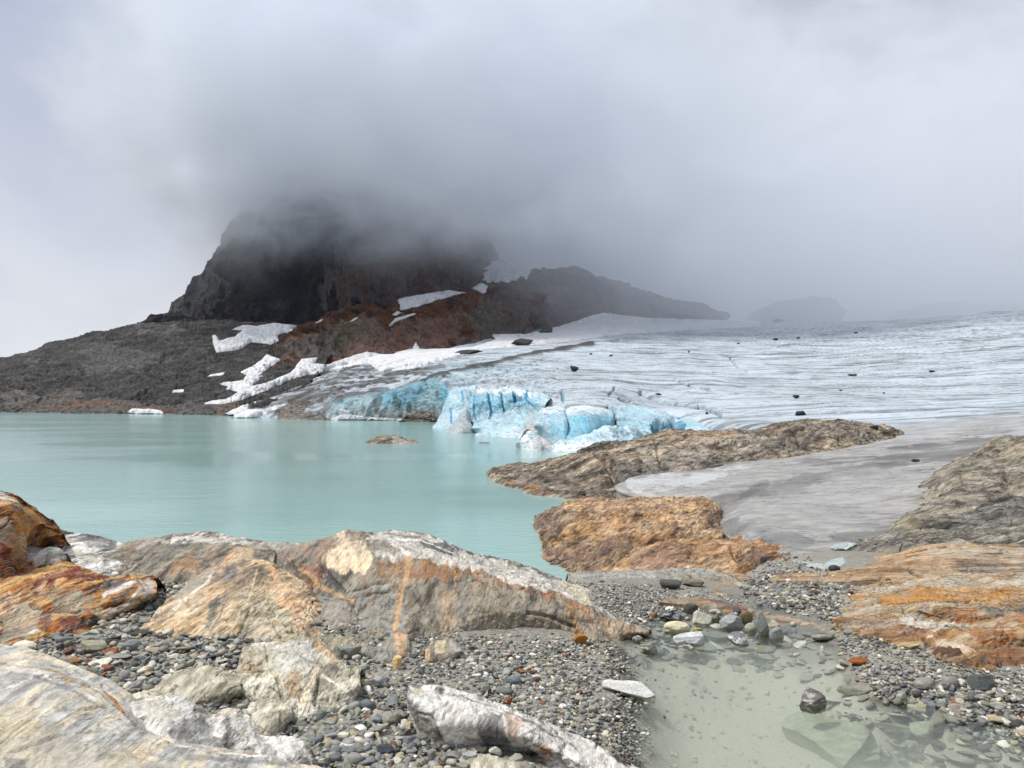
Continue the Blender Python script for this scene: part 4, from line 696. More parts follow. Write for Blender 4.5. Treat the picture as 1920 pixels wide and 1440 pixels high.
near('upright grey and white banded boulder under the orange wall', [
    [(62, 1068, 9.6), (85, 1070, 9.5), (110, 1066, 9.6), (124, 1058, 9.8)], [(66, 1048, 9.75), (85, 1044, 9.7), (108, 1044, 9.75), (124, 1048, 9.9)], [(76, 1034, 10), (90, 1028, 10.05), (106, 1030, 10.1), (120, 1040, 10.1)]], R_bw, name='boulder', cat='boulder', back=(.5, .5), seed=308, amp=.02, patches=[([(60, 1060), (78, 1035), (88, 1040), (75, 1068)], '#dad6cc', .8, 4), ([(90, 1030), (120, 1035), (120, 1060), (90, 1060)], '#a9a493', .7, 8)])
near('dark red and gold striped folded rock with a black and white nose at left', [
    GL([(-110, 1240), (0, 1222), (60, 1208), (95, 1194), (150, 1190), (180, 1172), (240, 1150), (289, 1128)]),
    [(-110, 1170, 8.0), (0, 1160, 8.05), (60, 1150, 8.1), (100, 1140, 8.2), (150, 1142, 8.2), (190, 1135, 8.3), (240, 1122, 8.5), (293, 1112, 8.7)],
    [(-110, 1110, 8.5), (0, 1105, 8.6), (60, 1098, 8.7), (110, 1094, 8.8), (155, 1098, 8.75), (195, 1100, 8.8), (245, 1094, 8.95), (293, 1102, 9.0)],
    [(-110, 1066, 9.6), (0, 1062, 9.6), (60, 1060, 9.7), (110, 1062, 9.6), (150, 1074, 9.4), (200, 1086, 9.25), (250, 1082, 9.3), (286, 1091, 9.25)]],
    R_rust, back=(.9, .7), seed=309, amp=0.05, fol=(0, 45, 25), famp=0.03,
    patches=[([(80, 1090), (110, 1070), (150, 1072), (175, 1085), (110, 1092), (70, 1118), (50, 1115)], '#7c3418', 0.9, 9), ([(-100, 1080), (0, 1068), (60, 1062), (70, 1072), (20, 1085), (-100, 1100)], '#9a4a20', 0.8, 9), ([(70, 1075), (110, 1066), (130, 1070), (80, 1088), (50, 1095)], '#d9a75c', 0.8, 6),
             ([(70, 1155), (100, 1150), (105, 1175), (90, 1185), (72, 1165)], '#5f2016', 0.95, 6), ([(110, 1168), (150, 1160), (140, 1180), (115, 1180)], '#6e3012', 0.8, 7), ([(100, 1115), (160, 1105), (180, 1120), (150, 1150), (105, 1150)], '#9b9277', 0.75, 16),
             ([(190, 1095), (250, 1085), (240, 1110), (200, 1120)], '#4a4a45', 0.85, 8), ([(0, 1150), (70, 1135), (80, 1190), (0, 1215)], '#b5ad93', 0.7, 16), ([(0, 1120), (40, 1115), (30, 1150), (0, 1160)], '#dcb48a', 0.8, 9), ([(265, 1088), (292, 1098), (292, 1118), (270, 1125), (258, 1105)], '#bdb9b0', 0.7, 6), ([(160, 1150), (240, 1125), (285, 1125), (180, 1165)], '#cdb184', 0.7, 8)],
    lines=[([(195, 1120), (225, 1108), (262, 1092)], 8, '#e8e4da', .9), ([(205, 1150), (230, 1138), (258, 1115)], 5, '#e8e3d6', .9), ([(215, 1128), (250, 1108)], 7, '#33322e', .85), ([(0, 1130), (40, 1108), (80, 1092)], 4, '#33221a', .8), ([(10, 1145), (70, 1120), (105, 1112)], 4, '#2f251b', .7), ([(258, 1088), (268, 1108)], 5, '#8a6026', .8), ([(30, 1128), (90, 1098)], 5, '#e3cf9f', .6), ([(60, 1140), (105, 1150), (180, 1145)], 5, '#332a20', .7)],
    cracks=[([(60, 1140), (105, 1150), (150, 1150)], 6, .05), ([(150, 1165), (200, 1140), (262, 1122)], 5, .04)])
near('big smooth grey slab with a white quartz band filling the bottom left corner', [
    [(-160, 1640, 3.6), (60, 1620, 3.6), (240, 1590, 3.7), (430, 1540, 4.1), (560, 1500, 4.6), (660, 1490, 4.9)],
    [(-160, 1470, 4.25), (60, 1450, 4.35), (200, 1440, 4.5), (350, 1445, 4.7), (500, 1445, 4.95), (640, 1465, 5.05)],
    [(-160, 1350, 4.95), (60, 1340, 5.05), (180, 1350, 5.1), (290, 1385, 5.05), (420, 1420, 5.1), (625, 1452, 5.15)],
    [(-160, 1270, 5.6), (40, 1265, 5.75), (130, 1282, 5.75), (220, 1330, 5.5), (330, 1392, 5.3), (460, 1417, 5.25), (610, 1444, 5.3)],
    [(-160, 1212, 6.4), (0, 1214, 6.5), (80, 1234, 6.4), (150, 1262, 6.2), (210, 1296, 6.0), (262, 1340, 5.8), (325, 1384, 5.6), (450, 1409, 5.5), (590, 1439, 5.45)]],
    R_slab, back=(.7, .6), seed=310, amp=0.03, scale=1.0, famp=0.006, ffreq=8, res=2.0,
    patches=[([(0, 1375), (60, 1350), (150, 1380), (250, 1400), (330, 1440), (300, 1480), (0, 1480)], '#c8b895', 0.6, 34), ([(0, 1325), (60, 1330), (90, 1360), (40, 1385), (0, 1380)], '#c9ba98', 0.5, 20), ([(180, 1405), (225, 1410), (220, 1430), (180, 1425)], '#55524e', 0.7, 16), ([(10, 1425), (50, 1425), (50, 1445), (10, 1445)], '#77767a', 0.7, 12),
             ([(0, 1248), (60, 1250), (90, 1268), (140, 1290), (165, 1305), (210, 1330), (160, 1312), (110, 1295), (80, 1278), (50, 1272), (0, 1258)], '#efece5', 0.95, 5), ([(245, 1400), (270, 1405), (300, 1440), (262, 1440)], '#e4cfae', 0.9, 5), ([(270, 1425), (310, 1422), (350, 1440), (300, 1450)], '#dcd6c8', .6, 8)],
    lines=[([(195, 1300), (215, 1318), (232, 1334)], 9, '#c07a30', 0.95), ([(285, 1368), (300, 1382), (315, 1395)], 6, '#c08a48', 0.9), ([(0, 1245), (40, 1250), (100, 1262), (160, 1290)], 4, '#c39a5c', 0.8), ([(0, 1298), (30, 1290), (60, 1275)], 4, '#e9e6de', 0.8), ([(150, 1275), (200, 1300), (240, 1335), (300, 1385)], 4, '#d9d4c8', .8), ([(90, 1258), (130, 1272), (180, 1300)], 5, '#a08a6c', .7), ([(40, 1278), (120, 1292), (200, 1330)], 2.5, '#77736c', .6), ([(320, 1402), (420, 1416), (520, 1424)], 4, '#f0ece2', .9), ([(350, 1425), (450, 1428), (560, 1436)], 10, '#5c5a56', .6), ([(400, 1412), (500, 1418)], 3, '#c39a60', .6),
           ([(165, 1290), (215, 1325), (262, 1360)], 3, '#5a5348', .6), ([(62, 1275), (80, 1270)], 4, '#59504a', .8), ([(70, 1276), (95, 1284)], 4, '#6a4436', .7)],
    cracks=[([(190, 1290), (240, 1330), (300, 1380), (330, 1400)], 5, .02)])
near('humped cream rock beside the grey slab, ringed by pebbles', [
    GL([(235, 1322), (300, 1328), (350, 1330), (400, 1326), (450, 1306)]), [(262, 1302, 6.3), (320, 1300, 6.3), (370, 1298, 6.3), (415, 1298, 6.3), (451, 1294, 6.4)], [(295, 1288, 6.5), (325, 1268, 6.65), (365, 1256, 6.7), (400, 1258, 6.7), (430, 1272, 6.65), (448, 1286, 6.55)]],
    R_pale, back=(.35, .3), seed=311, amp=.025, patches=[([(310, 1270), (360, 1258), (400, 1275), (390, 1310), (330, 1310)], '#b3ac92', .7, 12), ([(305, 1300), (335, 1288), (330, 1305)], '#3a362c', .8, 5), ([(255, 1310), (300, 1296), (320, 1318), (260, 1322)], '#dcc9a6', .7, 6)])
near('large lumpy cream and grey rock with a white vein in the middle of the pebbles', [
    GL([(440, 1285), (470, 1318), (500, 1330), (560, 1352), (610, 1345), (660, 1328), (680, 1298)]), [(446, 1252, 6.75), (490, 1280, 6.6), (560, 1300, 6.45), (620, 1300, 6.5), (676, 1285, 6.6)], [(452, 1225, 7.1), (500, 1240, 6.95), (560, 1252, 6.8), (620, 1265, 6.8), (675, 1272, 6.8)], [(468, 1212, 7.35), (520, 1206, 7.4), (565, 1205, 7.35), (605, 1222, 7.2), (640, 1250, 7.0), (674, 1265, 6.95)]],
    R_pale, back=(.5, .5), seed=312, amp=.05, scale=2.4, patches=[([(500, 1215), (560, 1208), (600, 1225), (590, 1260), (540, 1270), (510, 1250)], '#d4d0c6', .8, 12), ([(530, 1270), (565, 1262), (570, 1310), (540, 1310)], '#a07b44', .7, 10), ([(450, 1215), (500, 1215), (490, 1270), (455, 1262)], '#b59c72', .7, 14), ([(585, 1262), (640, 1260), (620, 1320), (590, 1330)], '#857c60', .6, 14), ([(560, 1190), (620, 1215), (640, 1250), (600, 1225)], '#dcb88c', .8, 8)],
    lines=[([(592, 1262), (580, 1290), (568, 1318)], 12, '#efdfc0', .95), ([(520, 1225), (560, 1232), (590, 1245)], 3, '#6e6a60', .7), ([(600, 1270), (640, 1290)], 4, '#f3ead8', .8), ([(500, 1290), (530, 1300)], 4, '#5f5640', .7)], cracks=[([(520, 1270), (530, 1310)], 6, .06), ([(600, 1270), (590, 1320)], 6, .05), ([(500, 1210), (505, 1250), (520, 1270)], 5, .03)])
near('small cream rock under the lumpy grey one', [
    GL([(462, 1345), (490, 1380), (520, 1378), (546, 1355)]), [(464, 1330, 6.1), (495, 1345, 6.0), (525, 1345, 6.0), (546, 1338, 6.1)], [(470, 1318, 6.35), (500, 1310, 6.45), (525, 1318, 6.4), (543, 1330, 6.3)]], R_pale, name='boulder', cat='boulder', back=(.3, .3), seed=313, amp=.03, lines=[([(545, 1345), (500, 1385)], 12, '#ddd8cb', .7)])
near('black and white marbled rock touching the big grey slab', [
    GL([(235, 1370), (320, 1440), (420, 1465), (520, 1480), (615, 1480)]), [(240, 1335, 5.75), (310, 1350, 5.65), (380, 1385, 5.55), (460, 1405, 5.5), (540, 1425, 5.4), (612, 1455, 5.3)], [(245, 1318, 6.0), (300, 1312, 6.05), (345, 1324, 6.0), (392, 1343, 5.95), (425, 1337, 6.0), (462, 1352, 5.95), (490, 1384, 5.8), (545, 1388, 5.75), (580, 1410, 5.65), (606, 1440, 5.5)]],
    R_bw, back=(.35, .35), seed=314, amp=.04, scale=2.0, patches=[([(310, 1380), (360, 1345), (400, 1365), (420, 1410), (380, 1420), (330, 1400)], '#6b6a66', .75, 14), ([(250, 1318), (330, 1320), (340, 1350), (290, 1350)], '#d2cdbd', .8, 8), ([(430, 1345), (470, 1360), (480, 1400), (440, 1400)], '#dedbcf', .8, 10), ([(490, 1400), (520, 1405), (530, 1440), (490, 1440)], '#4a4842', .6, 10), ([(395, 1318), (440, 1325), (455, 1340), (400, 1340)], '#d8bf98', .6, 6)])
near('long white and pink-stained rock ridge at the bottom centre beside the pool', [
    GL([(768, 1335), (800, 1388), (850, 1402), (920, 1396), (980, 1412), (1060, 1455), (1130, 1500), (1190, 1530)]), [(765, 1305, 6.1), (815, 1335, 5.95), (870, 1352, 5.9), (930, 1360, 5.9), (1000, 1385, 5.75), (1080, 1425, 5.55), (1140, 1460, 5.45), (1200, 1500, 5.4)],
    [(762, 1290, 6.4), (800, 1292, 6.4), (850, 1297, 6.4), (900, 1312, 6.35), (960, 1338, 6.2), (1020, 1360, 6.05), (1080, 1384, 5.9), (1140, 1412, 5.75), (1210, 1455, 5.6)]],
    R_bw, back=(.45, .5), seed=315, amp=.03, patches=[([(820, 1325), (860, 1310), (895, 1350), (900, 1395), (840, 1392)], '#efe9dc', .95, 6), ([(780, 1340), (820, 1330), (835, 1390), (800, 1385)], '#7d796a', .8, 8), ([(890, 1340), (960, 1350), (980, 1400), (910, 1395)], '#6b6964', .75, 10), ([(960, 1340), (1080, 1385), (1200, 1450), (1180, 1500), (1060, 1440), (960, 1390)], '#e2ddd4', .8, 10), ([(1005, 1392), (1030, 1395), (1045, 1425), (1020, 1425)], '#bf8356', .75, 8), ([(940, 1345), (975, 1360), (970, 1385), (945, 1370)], '#dcb6a0', .6, 8), ([(762, 1288), (800, 1290), (800, 1305), (775, 1308)], '#e3cfae', .9, 5)],
    lines=[([(860, 1305), (900, 1320), (1000, 1362), (1080, 1400)], 6, '#4f4d4a', .6), ([(900, 1330), (940, 1350), (960, 1385)], 5, '#e9e6df', .8)])
near('small white rock poking up at the bottom edge left of the pink-stained ridge', [GL([(870, 1460), (900, 1480), (960, 1500), (1000, 1490)]), [(872, 1430, 5.6), (905, 1420, 5.6), (950, 1430, 5.55), (1000, 1450, 5.5)]], R_pale, back=(.3, .3), seed=316, amp=.02)
near('cream-fronted grey stone with a thin tail vein on the fine gravel', [GL([(796, 1248), (815, 1242), (845, 1238), (866, 1232)]), [(800, 1215, 8.0), (820, 1212, 8.0), (845, 1215, 7.95), (866, 1222, 7.9)], [(810, 1203, 8.15), (830, 1196, 8.25), (850, 1202, 8.2), (862, 1215, 8.1)]], R_main, name='boulder', cat='boulder', back=(.3, .3), seed=317, amp=.012, patches=[([(815, 1200), (835, 1198), (840, 1225), (818, 1236)], '#edd6ad', .95, 3), ([(840, 1198), (870, 1205), (866, 1235), (845, 1232)], '#b7b2a6', .8, 4), ([(795, 1225), (806, 1215), (805, 1245), (797, 1250)], '#e0b98d', .9, 3)])
# right-hand side
near('rusty orange rounded ledges sloping to the pool at the right edge', [
    GL([(1558, 1182), (1620, 1194), (1680, 1208), (1740, 1220), (1790, 1244), (1850, 1254), (1930, 1250), (2350, 1250)]),
    [(1560, 1176, 9.3), (1625, 1174, 9.15), (1690, 1184, 8.9), (1745, 1194, 8.65), (1800, 1208, 8.25), (1860, 1215, 8.1), (1940, 1212, 8.2), (2350, 1210, 8.2)],
    [(1564, 1166, 9.5), (1640, 1154, 9.35), (1700, 1164, 9.05), (1760, 1174, 8.8), (1820, 1180, 8.5), (1870, 1182, 8.4), (1940, 1184, 8.4), (2350, 1175, 8.4)],
    [(1570, 1155, 10.2), (1640, 1143, 10.3), (1700, 1154, 10.2), (1760, 1168, 10.0), (1820, 1173, 9.8), (1880, 1168, 9.7), (1940, 1164, 9.7), (2350, 1160, 9.7)],
    [(1580, 1140, 10.9), (1660, 1130, 11.0), (1700, 1138, 10.6), (1770, 1142, 10.25), (1830, 1145, 10.05), (1880, 1150, 9.95), (1940, 1148, 9.95), (2350, 1145, 9.95)],
    [(1585, 1124, 11.8), (1670, 1112, 12.0), (1730, 1112, 11.7), (1800, 1118, 11.4), (1870, 1120, 11.2), (1940, 1116, 11.2), (2350, 1110, 11.2)],
    [(1590, 1112, 12.6), (1660, 1098, 12.9), (1740, 1090, 13.1), (1830, 1085, 13.1), (1940, 1080, 13.1), (2350, 1075, 13.1)]],
    R_ledge, back=(1.5, .8), seed=320, amp=.09, fol=(60, 0, 0), famp=.03, ffreq=2.5, warp=5, patches=[([(1640, 1120), (1740, 1105), (1860, 1100), (1940, 1100), (1940, 1122), (1800, 1128), (1660, 1140)], '#b78342', 0.85, 14), ([(1720, 1145), (1800, 1138), (1850, 1155), (1840, 1168), (1780, 1168)], '#9a5f22', 0.95, 9), ([(1700, 1148), (1740, 1150), (1790, 1168), (1740, 1164)], '#474339', 0.85, 6), ([(1700, 1152), (1750, 1165), (1830, 1175), (1750, 1180), (1690, 1165)], '#cfc6b6', 0.90, 8),
             ([(1680, 1180), (1740, 1180), (1735, 1205), (1690, 1200)], '#8a5230', 0.95, 9), ([(1820, 1180), (1900, 1190), (1900, 1215), (1830, 1205)], '#96622f', 0.90, 12), ([(1730, 1200), (1800, 1215), (1800, 1240), (1740, 1222)], '#5a4433', 0.85, 9), ([(1580, 1165), (1640, 1155), (1680, 1170), (1650, 1190), (1580, 1180)], '#a9917a', 0.75, 12), ([(1740, 1192), (1800, 1205), (1830, 1225), (1770, 1208)], '#cdb9a2', 0.85, 6), ([(1840, 1225), (1930, 1215), (1930, 1250), (1850, 1250)], '#8a5a34', 0.85, 10), ([(1840, 1145), (1930, 1135), (1930, 1150), (1860, 1158)], '#68605a', 0.75, 8), ([(1860, 1165), (1930, 1160), (1930, 1178), (1870, 1175)], '#a5682f', 0.85, 7), ([(1610, 1112), (1700, 1095), (1940, 1085), (1940, 1098), (1700, 1108)], '#c6bdac', 0.75, 8)],
    cracks=[([(1695, 1150), (1760, 1168), (1820, 1172)], 7, .06), ([(1735, 1200), (1800, 1220), (1830, 1240)], 8, .05), ([(1560, 1180), (1640, 1188)], 4, .03), ([(1840, 1140), (1930, 1152)], 5, .05)])
near('smooth tan and dark grey hummock behind the rusty ledges', [
    [(1440, 1090, 13.6), (1540, 1095, 13.4), (1620, 1100, 13.2), (1700, 1100, 13.3), (1800, 1094, 13.5), (1940, 1088, 13.7), (2350, 1088, 13.7)], [(1450, 1083, 14.6), (1550, 1078, 14.8), (1640, 1068, 15), (1740, 1060, 15), (1850, 1062, 15), (1940, 1060, 15), (2350, 1060, 15)], [(1470, 1079, 16), (1560, 1068, 16.5), (1640, 1055, 17), (1700, 1040, 17), (1760, 1026, 17), (1850, 1028, 17), (1940, 1031, 17), (2350, 1035, 17)]],
    R_ledge, back=(4, 2.6), seed=321, amp=.06, scale=1.0, fol=(60, 0, 0), patches=[([(1690, 1070), (1740, 1040), (1800, 1045), (1790, 1085), (1740, 1090)], '#b3946e', .8, 12), ([(1785, 1062), (1820, 1043), (1868, 1046), (1884, 1064), (1855, 1082), (1806, 1084)], '#6a655d', .6, 14), ([(1892, 1044), (1990, 1040), (2000, 1080), (1905, 1076)], '#9a8674', .5, 14), ([(1480, 1085), (1620, 1065), (1690, 1045), (1700, 1060), (1600, 1085)], '#b98e58', .6, 8), ([(1740, 1026), (1940, 1028), (1940, 1038), (1740, 1036)], '#c4b49c', .8, 4)],
    lines=[([(1692, 1064), (1715, 1078), (1745, 1090)], 5, '#3f2c1f', .9)], cracks=[([(1692, 1064), (1715, 1078), (1745, 1090)], 5, .06)])
near('bright orange strip of rock at the right edge above the ledges', [[(1820, 1098, 13.3), (1880, 1098, 13.2), (1940, 1096, 13.2), (2350, 1096, 13.2)], [(1830, 1090, 13.8), (1880, 1082, 13.9), (1940, 1078, 13.9), (2350, 1074, 13.9)]], R_ledge, back=(.8, .3), seed=322, amp=.02, patches=[([(1800, 1060), (2100, 1060), (2100, 1100), (1800, 1100)], '#c8873c', .8, 5)])
near('dark grey streaked bedrock slope with ochre patches climbing the right edge', [
    [(1555, 1064, 25.5), (1640, 1060, 25), (1720, 1050, 24.5), (1800, 1045, 24.5), (1960, 1042, 24.5), (2400, 1042, 24.5)],
    [(1570, 1050, 27), (1640, 1030, 28), (1700, 1012, 29.5), (1780, 1000, 30.5), (1880, 995, 30.5), (1960, 990, 30.5), (2400, 985, 30.5)],
    [(1610, 1038, 29), (1685, 1012, 31.5), (1720, 978, 35), (1800, 955, 37), (1870, 945, 38), (1960, 940, 38), (2400, 935, 38)],
    [(1650, 1024, 31), (1720, 998, 34), (1755, 955, 41), (1800, 912, 44), (1870, 893, 46), (1960, 880, 46), (2400, 870, 46)],
    [(1690, 1012, 33), (1748, 968, 39), (1765, 930, 45), (1790, 892, 48), (1840, 868, 50), (1890, 850, 51), (1960, 836, 51), (2400, 820, 51)],
    [(1735, 994, 36), (1765, 950, 43), (1772, 914, 48.5), (1805, 886, 51), (1850, 860, 53), (1895, 840, 54), (1960, 820, 54), (2400, 795, 54)]],
    R_grey, sink=1.0, back=(10, 4), seed=323, amp=.42, scale=.2, fol=(50, 12, 10), famp=.22, ffreq=.7, steps=(0.3, 0.25), warp=12, patches=[([(1840, 845), (1940, 815), (1940, 880), (1860, 870)], '#8f8064', .7, 16), ([(1770, 890), (1830, 870), (1830, 905), (1780, 915)], '#9b8b68', .6, 12), ([(1780, 1000), (1860, 960), (1940, 960), (1940, 1000), (1840, 1020)], '#55524f', .6, 20), ([(1680, 990), (1740, 975), (1730, 1000), (1690, 1010)], '#b8ab86', .8, 9), ([(1860, 900), (1940, 890), (1940, 925), (1880, 930)], '#7d6a4c', .6, 14), ([(1740, 950), (1830, 925), (1900, 945), (1800, 975)], '#a3937a', .5, 16), ([(1600, 1020), (1690, 1010), (1720, 1030), (1600, 1055)], '#5b5955', .5, 18)])
near('low grey bedrock hump dusted with grit between the pool and the lake', [
    [(1060, 1120, 11.3), (1150, 1118, 11.3), (1240, 1120, 11.2), (1320, 1124, 11.1), (1390, 1132, 10.9), (1440, 1128, 11)], [(1062, 1100, 12.2), (1150, 1098, 12.2), (1240, 1096, 12.2), (1320, 1098, 12.1), (1390, 1108, 11.9), (1430, 1118, 11.6)], [(1065, 1082, 13.1), (1110, 1076, 13.4), (1180, 1074, 13.5), (1250, 1072, 13.5), (1320, 1073, 13.5), (1360, 1080, 13.2), (1395, 1094, 12.7), (1425, 1112, 12)]],
    R_main, back=(2.5, 2.4), seed=324, amp=.05, patches=[([(1060, 1070), (1340, 1068), (1340, 1092), (1200, 1100), (1060, 1110)], '#a3a19b', .75, 12), ([(1300, 1085), (1400, 1090), (1430, 1125), (1380, 1125), (1320, 1105)], '#a58963', .7, 10), ([(1060, 1100), (1200, 1098), (1300, 1112), (1200, 1125), (1060, 1120)], '#8b8a85', .7, 12), ([(1370, 1085), (1400, 1095), (1430, 1120), (1415, 1120)], '#c0b9a6', .8, 4)])
near('reddish-brown stepped ledge along the far side of the pool', [
    GL([(1235, 1136), (1320, 1142), (1400, 1156), (1480, 1168), (1560, 1182)]), [(1240, 1128, 10.4), (1325, 1134, 10.4), (1400, 1146, 10.2), (1480, 1158, 9.9), (1560, 1173, 9.6)], [(1245, 1122, 10.8), (1330, 1118, 11.1), (1350, 1112, 11.2), (1400, 1126, 10.9), (1480, 1144, 10.4), (1562, 1166, 9.9)]],
    R_ledge, back=(.8, .4), seed=325, amp=.04, patches=[([(1240, 1118), (1310, 1116), (1310, 1140), (1240, 1140)], '#a98e70', .7, 8), ([(1325, 1118), (1420, 1138), (1420, 1155), (1330, 1140)], '#6c4e3c', .8, 7), ([(1420, 1135), (1560, 1165), (1560, 1182), (1420, 1158)], '#a79785', .75, 8), ([(1380, 1130), (1410, 1138), (1410, 1148), (1380, 1142)], '#a45f35', .8, 4)])
near('tan fluted rock step at the foot of the orange dome', [
    [(1350, 1112, 13), (1400, 1118, 12.8), (1460, 1112, 13), (1510, 1100, 13.5)], [(1350, 1096, 14.5), (1400, 1100, 14.3), (1450, 1098, 14.6), (1500, 1092, 15)], [(1345, 1082, 16.5), (1390, 1080, 17), (1430, 1084, 17), (1480, 1090, 16)]], R_ledge, back=(2, 1.5), seed=326, amp=.06, patches=[([(1340, 1070), (1500, 1070), (1500, 1120), (1340, 1120)], '#c3a176', .65, 8)])
near('big orange-brown dome of bedrock dipping into the lake', [
    [Zd(1002, 992, -.1), Zd(1012, 1010, -.1), Zd(1016, 1042, -.1), Zd(1030, 1062, -.1), Zd(1080, 1077, -.1), (1180, 1092, 38), (1280, 1092, 35), (1350, 1080, 36)],
    [(1003, 982, 56), (1028, 1000, 51), (1038, 1020, 47), (1065, 1035, 45), (1120, 1042, 43), (1200, 1045, 41), (1290, 1050, 38.5), (1352, 1045, 40)],
    [(1003, 977, 58), (1035, 980, 55), (1070, 985, 51), (1110, 990, 49), (1170, 992, 47), (1250, 1000, 45), (1320, 1000, 44), (1356, 1005, 44)],
    [(1004, 974, 59.5), (1035, 965, 58), (1080, 958, 56), (1130, 952, 55), (1200, 950, 54), (1280, 952, 53), (1325, 958, 51), (1356, 990, 47)],
    [(1005, 972, 61), (1028, 960, 62), (1068, 946, 62), (1130, 938, 62), (1200, 934, 62), (1270, 936, 61), (1318, 933, 60), (1340, 948, 56), (1354, 978, 50)]],
    R_dome, sink=1.5, back=(6, 3), seed=330, amp=.42, scale=.28, fol=(20, 35, 30), famp=.16, ffreq=.9, warp=10, patches=[([(1000, 970), (1060, 950), (1090, 975), (1040, 1010), (1005, 1000)], '#6e5a48', .7, 14), ([(1080, 940), (1310, 934), (1330, 960), (1200, 975), (1100, 975)], '#c29a68', .6, 22), ([(1020, 1030), (1090, 1010), (1180, 1015), (1200, 1060), (1100, 1078), (1030, 1062)], '#6b4c33', .7, 18), ([(1120, 970), (1300, 985), (1290, 1010), (1120, 1000)], '#b5824f', .5, 20), ([(1250, 945), (1320, 950), (1330, 1010), (1270, 1020)], '#d0ac80', .6, 16), ([(1320, 950), (1350, 960), (1356, 1010), (1335, 1000)], '#5d4632', .7, 7)],
    cracks=[([(1080, 1000), (1140, 990), (1180, 1000)], 6, .25), ([(1150, 1070), (1200, 1030), (1240, 1015)], 7, .35), ([(1035, 965), (1055, 990), (1045, 1010)], 6, .3)])
near('lower orange lobe with a hollow, right of the orange dome', [
    [(1145, 1092, 36), (1230, 1096, 33), (1300, 1098, 30.5), (1380, 1092, 29.5), (1440, 1082, 28.6), (1484, 1066, 28.2)], [(1155, 1068, 37), (1235, 1058, 36), (1315, 1058, 33.5), (1395, 1056, 31.5), (1450, 1052, 30.5), (1484, 1056, 29.2)], [(1165, 1056, 39), (1230, 1034, 39), (1310, 1032, 37), (1380, 1030, 35.5), (1440, 1028, 34), (1481, 1046, 31)], [(1175, 1050, 41), (1225, 1024, 41.5), (1290, 1018, 40.5), (1350, 1020, 39.5), (1400, 1010, 39), (1432, 1010, 38), (1460, 1028, 35), (1478, 1042, 32)]],
    R_dome, sink=1.5, back=(4, 2.5), seed=331, amp=.22, scale=.45, fol=(20, 35, 30), famp=.14, ffreq=1.1, warp=8, patches=[([(1180, 1040), (1260, 1022), (1330, 1050), (1300, 1080), (1190, 1078)], '#8a5c34', .6, 14), ([(1340, 1020), (1440, 1008), (1478, 1040), (1440, 1040), (1360, 1035)], '#b07c44', .7, 10), ([(1375, 1036), (1430, 1034), (1450, 1060), (1420, 1070), (1385, 1055)], '#4f3524', .75, 9), ([(1300, 1050), (1370, 1060), (1400, 1085), (1300, 1092)], '#c9a070', .6, 12)],
    cracks=[([(1378, 1040), (1410, 1050), (1440, 1065)], 12, .6), ([(1240, 1085), (1290, 1050), (1300, 1030)], 6, .25)])
near('long brown rock ridge running from the lake in front of the blue glacier front', [
    [Zd(917, 891, -.1), Zd(930, 903, -.1), Zd(950, 914, -.1), Zd(1000, 928, -.1), Zd(1050, 934, -.1), Zd(1100, 939, -.1), (1150, 943, 68.5), (1200, 925, 72), (1350, 900, 78), (1430, 878, 84), (1520, 862, 89), (1600, 845, 96), (1694, 825, 106)],
    [(920, 888, 92), (945, 895, 88), (985, 902, 83), (1060, 905, 79), (1130, 895, 80), (1220, 880, 82), (1350, 866, 86), (1440, 850, 90), (1530, 836, 95), (1610, 826, 101), (1694, 820, 108)],
    [(922, 886, 94), (955, 884, 92), (1000, 878, 90), (1070, 868, 90), (1140, 850, 91), (1220, 840, 93), (1310, 828, 96), (1400, 818, 99), (1490, 808, 102), (1570, 805, 104), (1640, 808, 107), (1694, 816, 111)],
    [(924, 884, 95), (960, 876, 95), (1010, 868, 94), (1060, 855, 96), (1130, 838, 98), (1200, 825, 100), (1260, 814, 103), (1320, 811, 105), (1400, 808, 106), (1450, 800, 107), (1490, 793, 109), (1550, 791, 110), (1600, 795, 111), (1650, 800, 112), (1692, 812, 114)]],
    R_ridge, sink=1.5, back=(10, 5), seed=340, amp=.55, scale=.16, fol=(20, 30, -30), famp=.35, ffreq=.55, warp=10, res=1.6, patches=[([(920, 890), (1000, 880), (1100, 900), (1150, 935), (1000, 930)], '#6b5844', .7, 16), ([(950, 905), (1040, 925), (1020, 935), (950, 920)], '#9c6f3e', .6, 8), ([(1200, 850), (1330, 840), (1380, 870), (1200, 900)], '#9b8f7e', .6, 20), ([(1340, 820), (1430, 815), (1440, 850), (1370, 860)], '#aaa08f', .7, 14), ([(1240, 815), (1400, 808), (1400, 820), (1260, 828)], '#b08a5c', .6, 8), ([(1420, 830), (1520, 825), (1520, 850), (1430, 860)], '#3f3932', .7, 12), ([(1480, 795), (1640, 798), (1640, 825), (1500, 820)], '#7b6a56', .6, 14), ([(1150, 880), (1200, 870), (1200, 905), (1150, 935)], '#453c33', .7, 10)],
    cracks=[([(1120, 860), (1150, 890), (1160, 925)], 7, .8), ([(1230, 840), (1240, 880)], 5, .5), ([(1480, 800), (1500, 830)], 6, .5)])
near('small grey-brown rock islet alone in the lake', [[Zd(684, 830, -.05), Zd(710, 832, -.05), Zd(745, 833, -.05), Zd(770, 831.5, -.05), Zd(786, 829.5, -.05)], [(687, 828, 152), (712, 822, 152), (742, 820, 152), (768, 826, 152), (784, 828, 153)], [(692, 826, 155), (715, 818, 156), (742, 817, 156), (762, 824, 155), (782, 827, 154)]],
     R_ridge, name='rock_islet', cat='islet', sink=1, back=(4, 3), seed=341, amp=.18, scale=.5, famp=.1, ffreq=1.5, res=1.0, patches=[([(735, 815), (770, 820), (770, 833), (740, 833)], '#a39c92', .8, 5)])
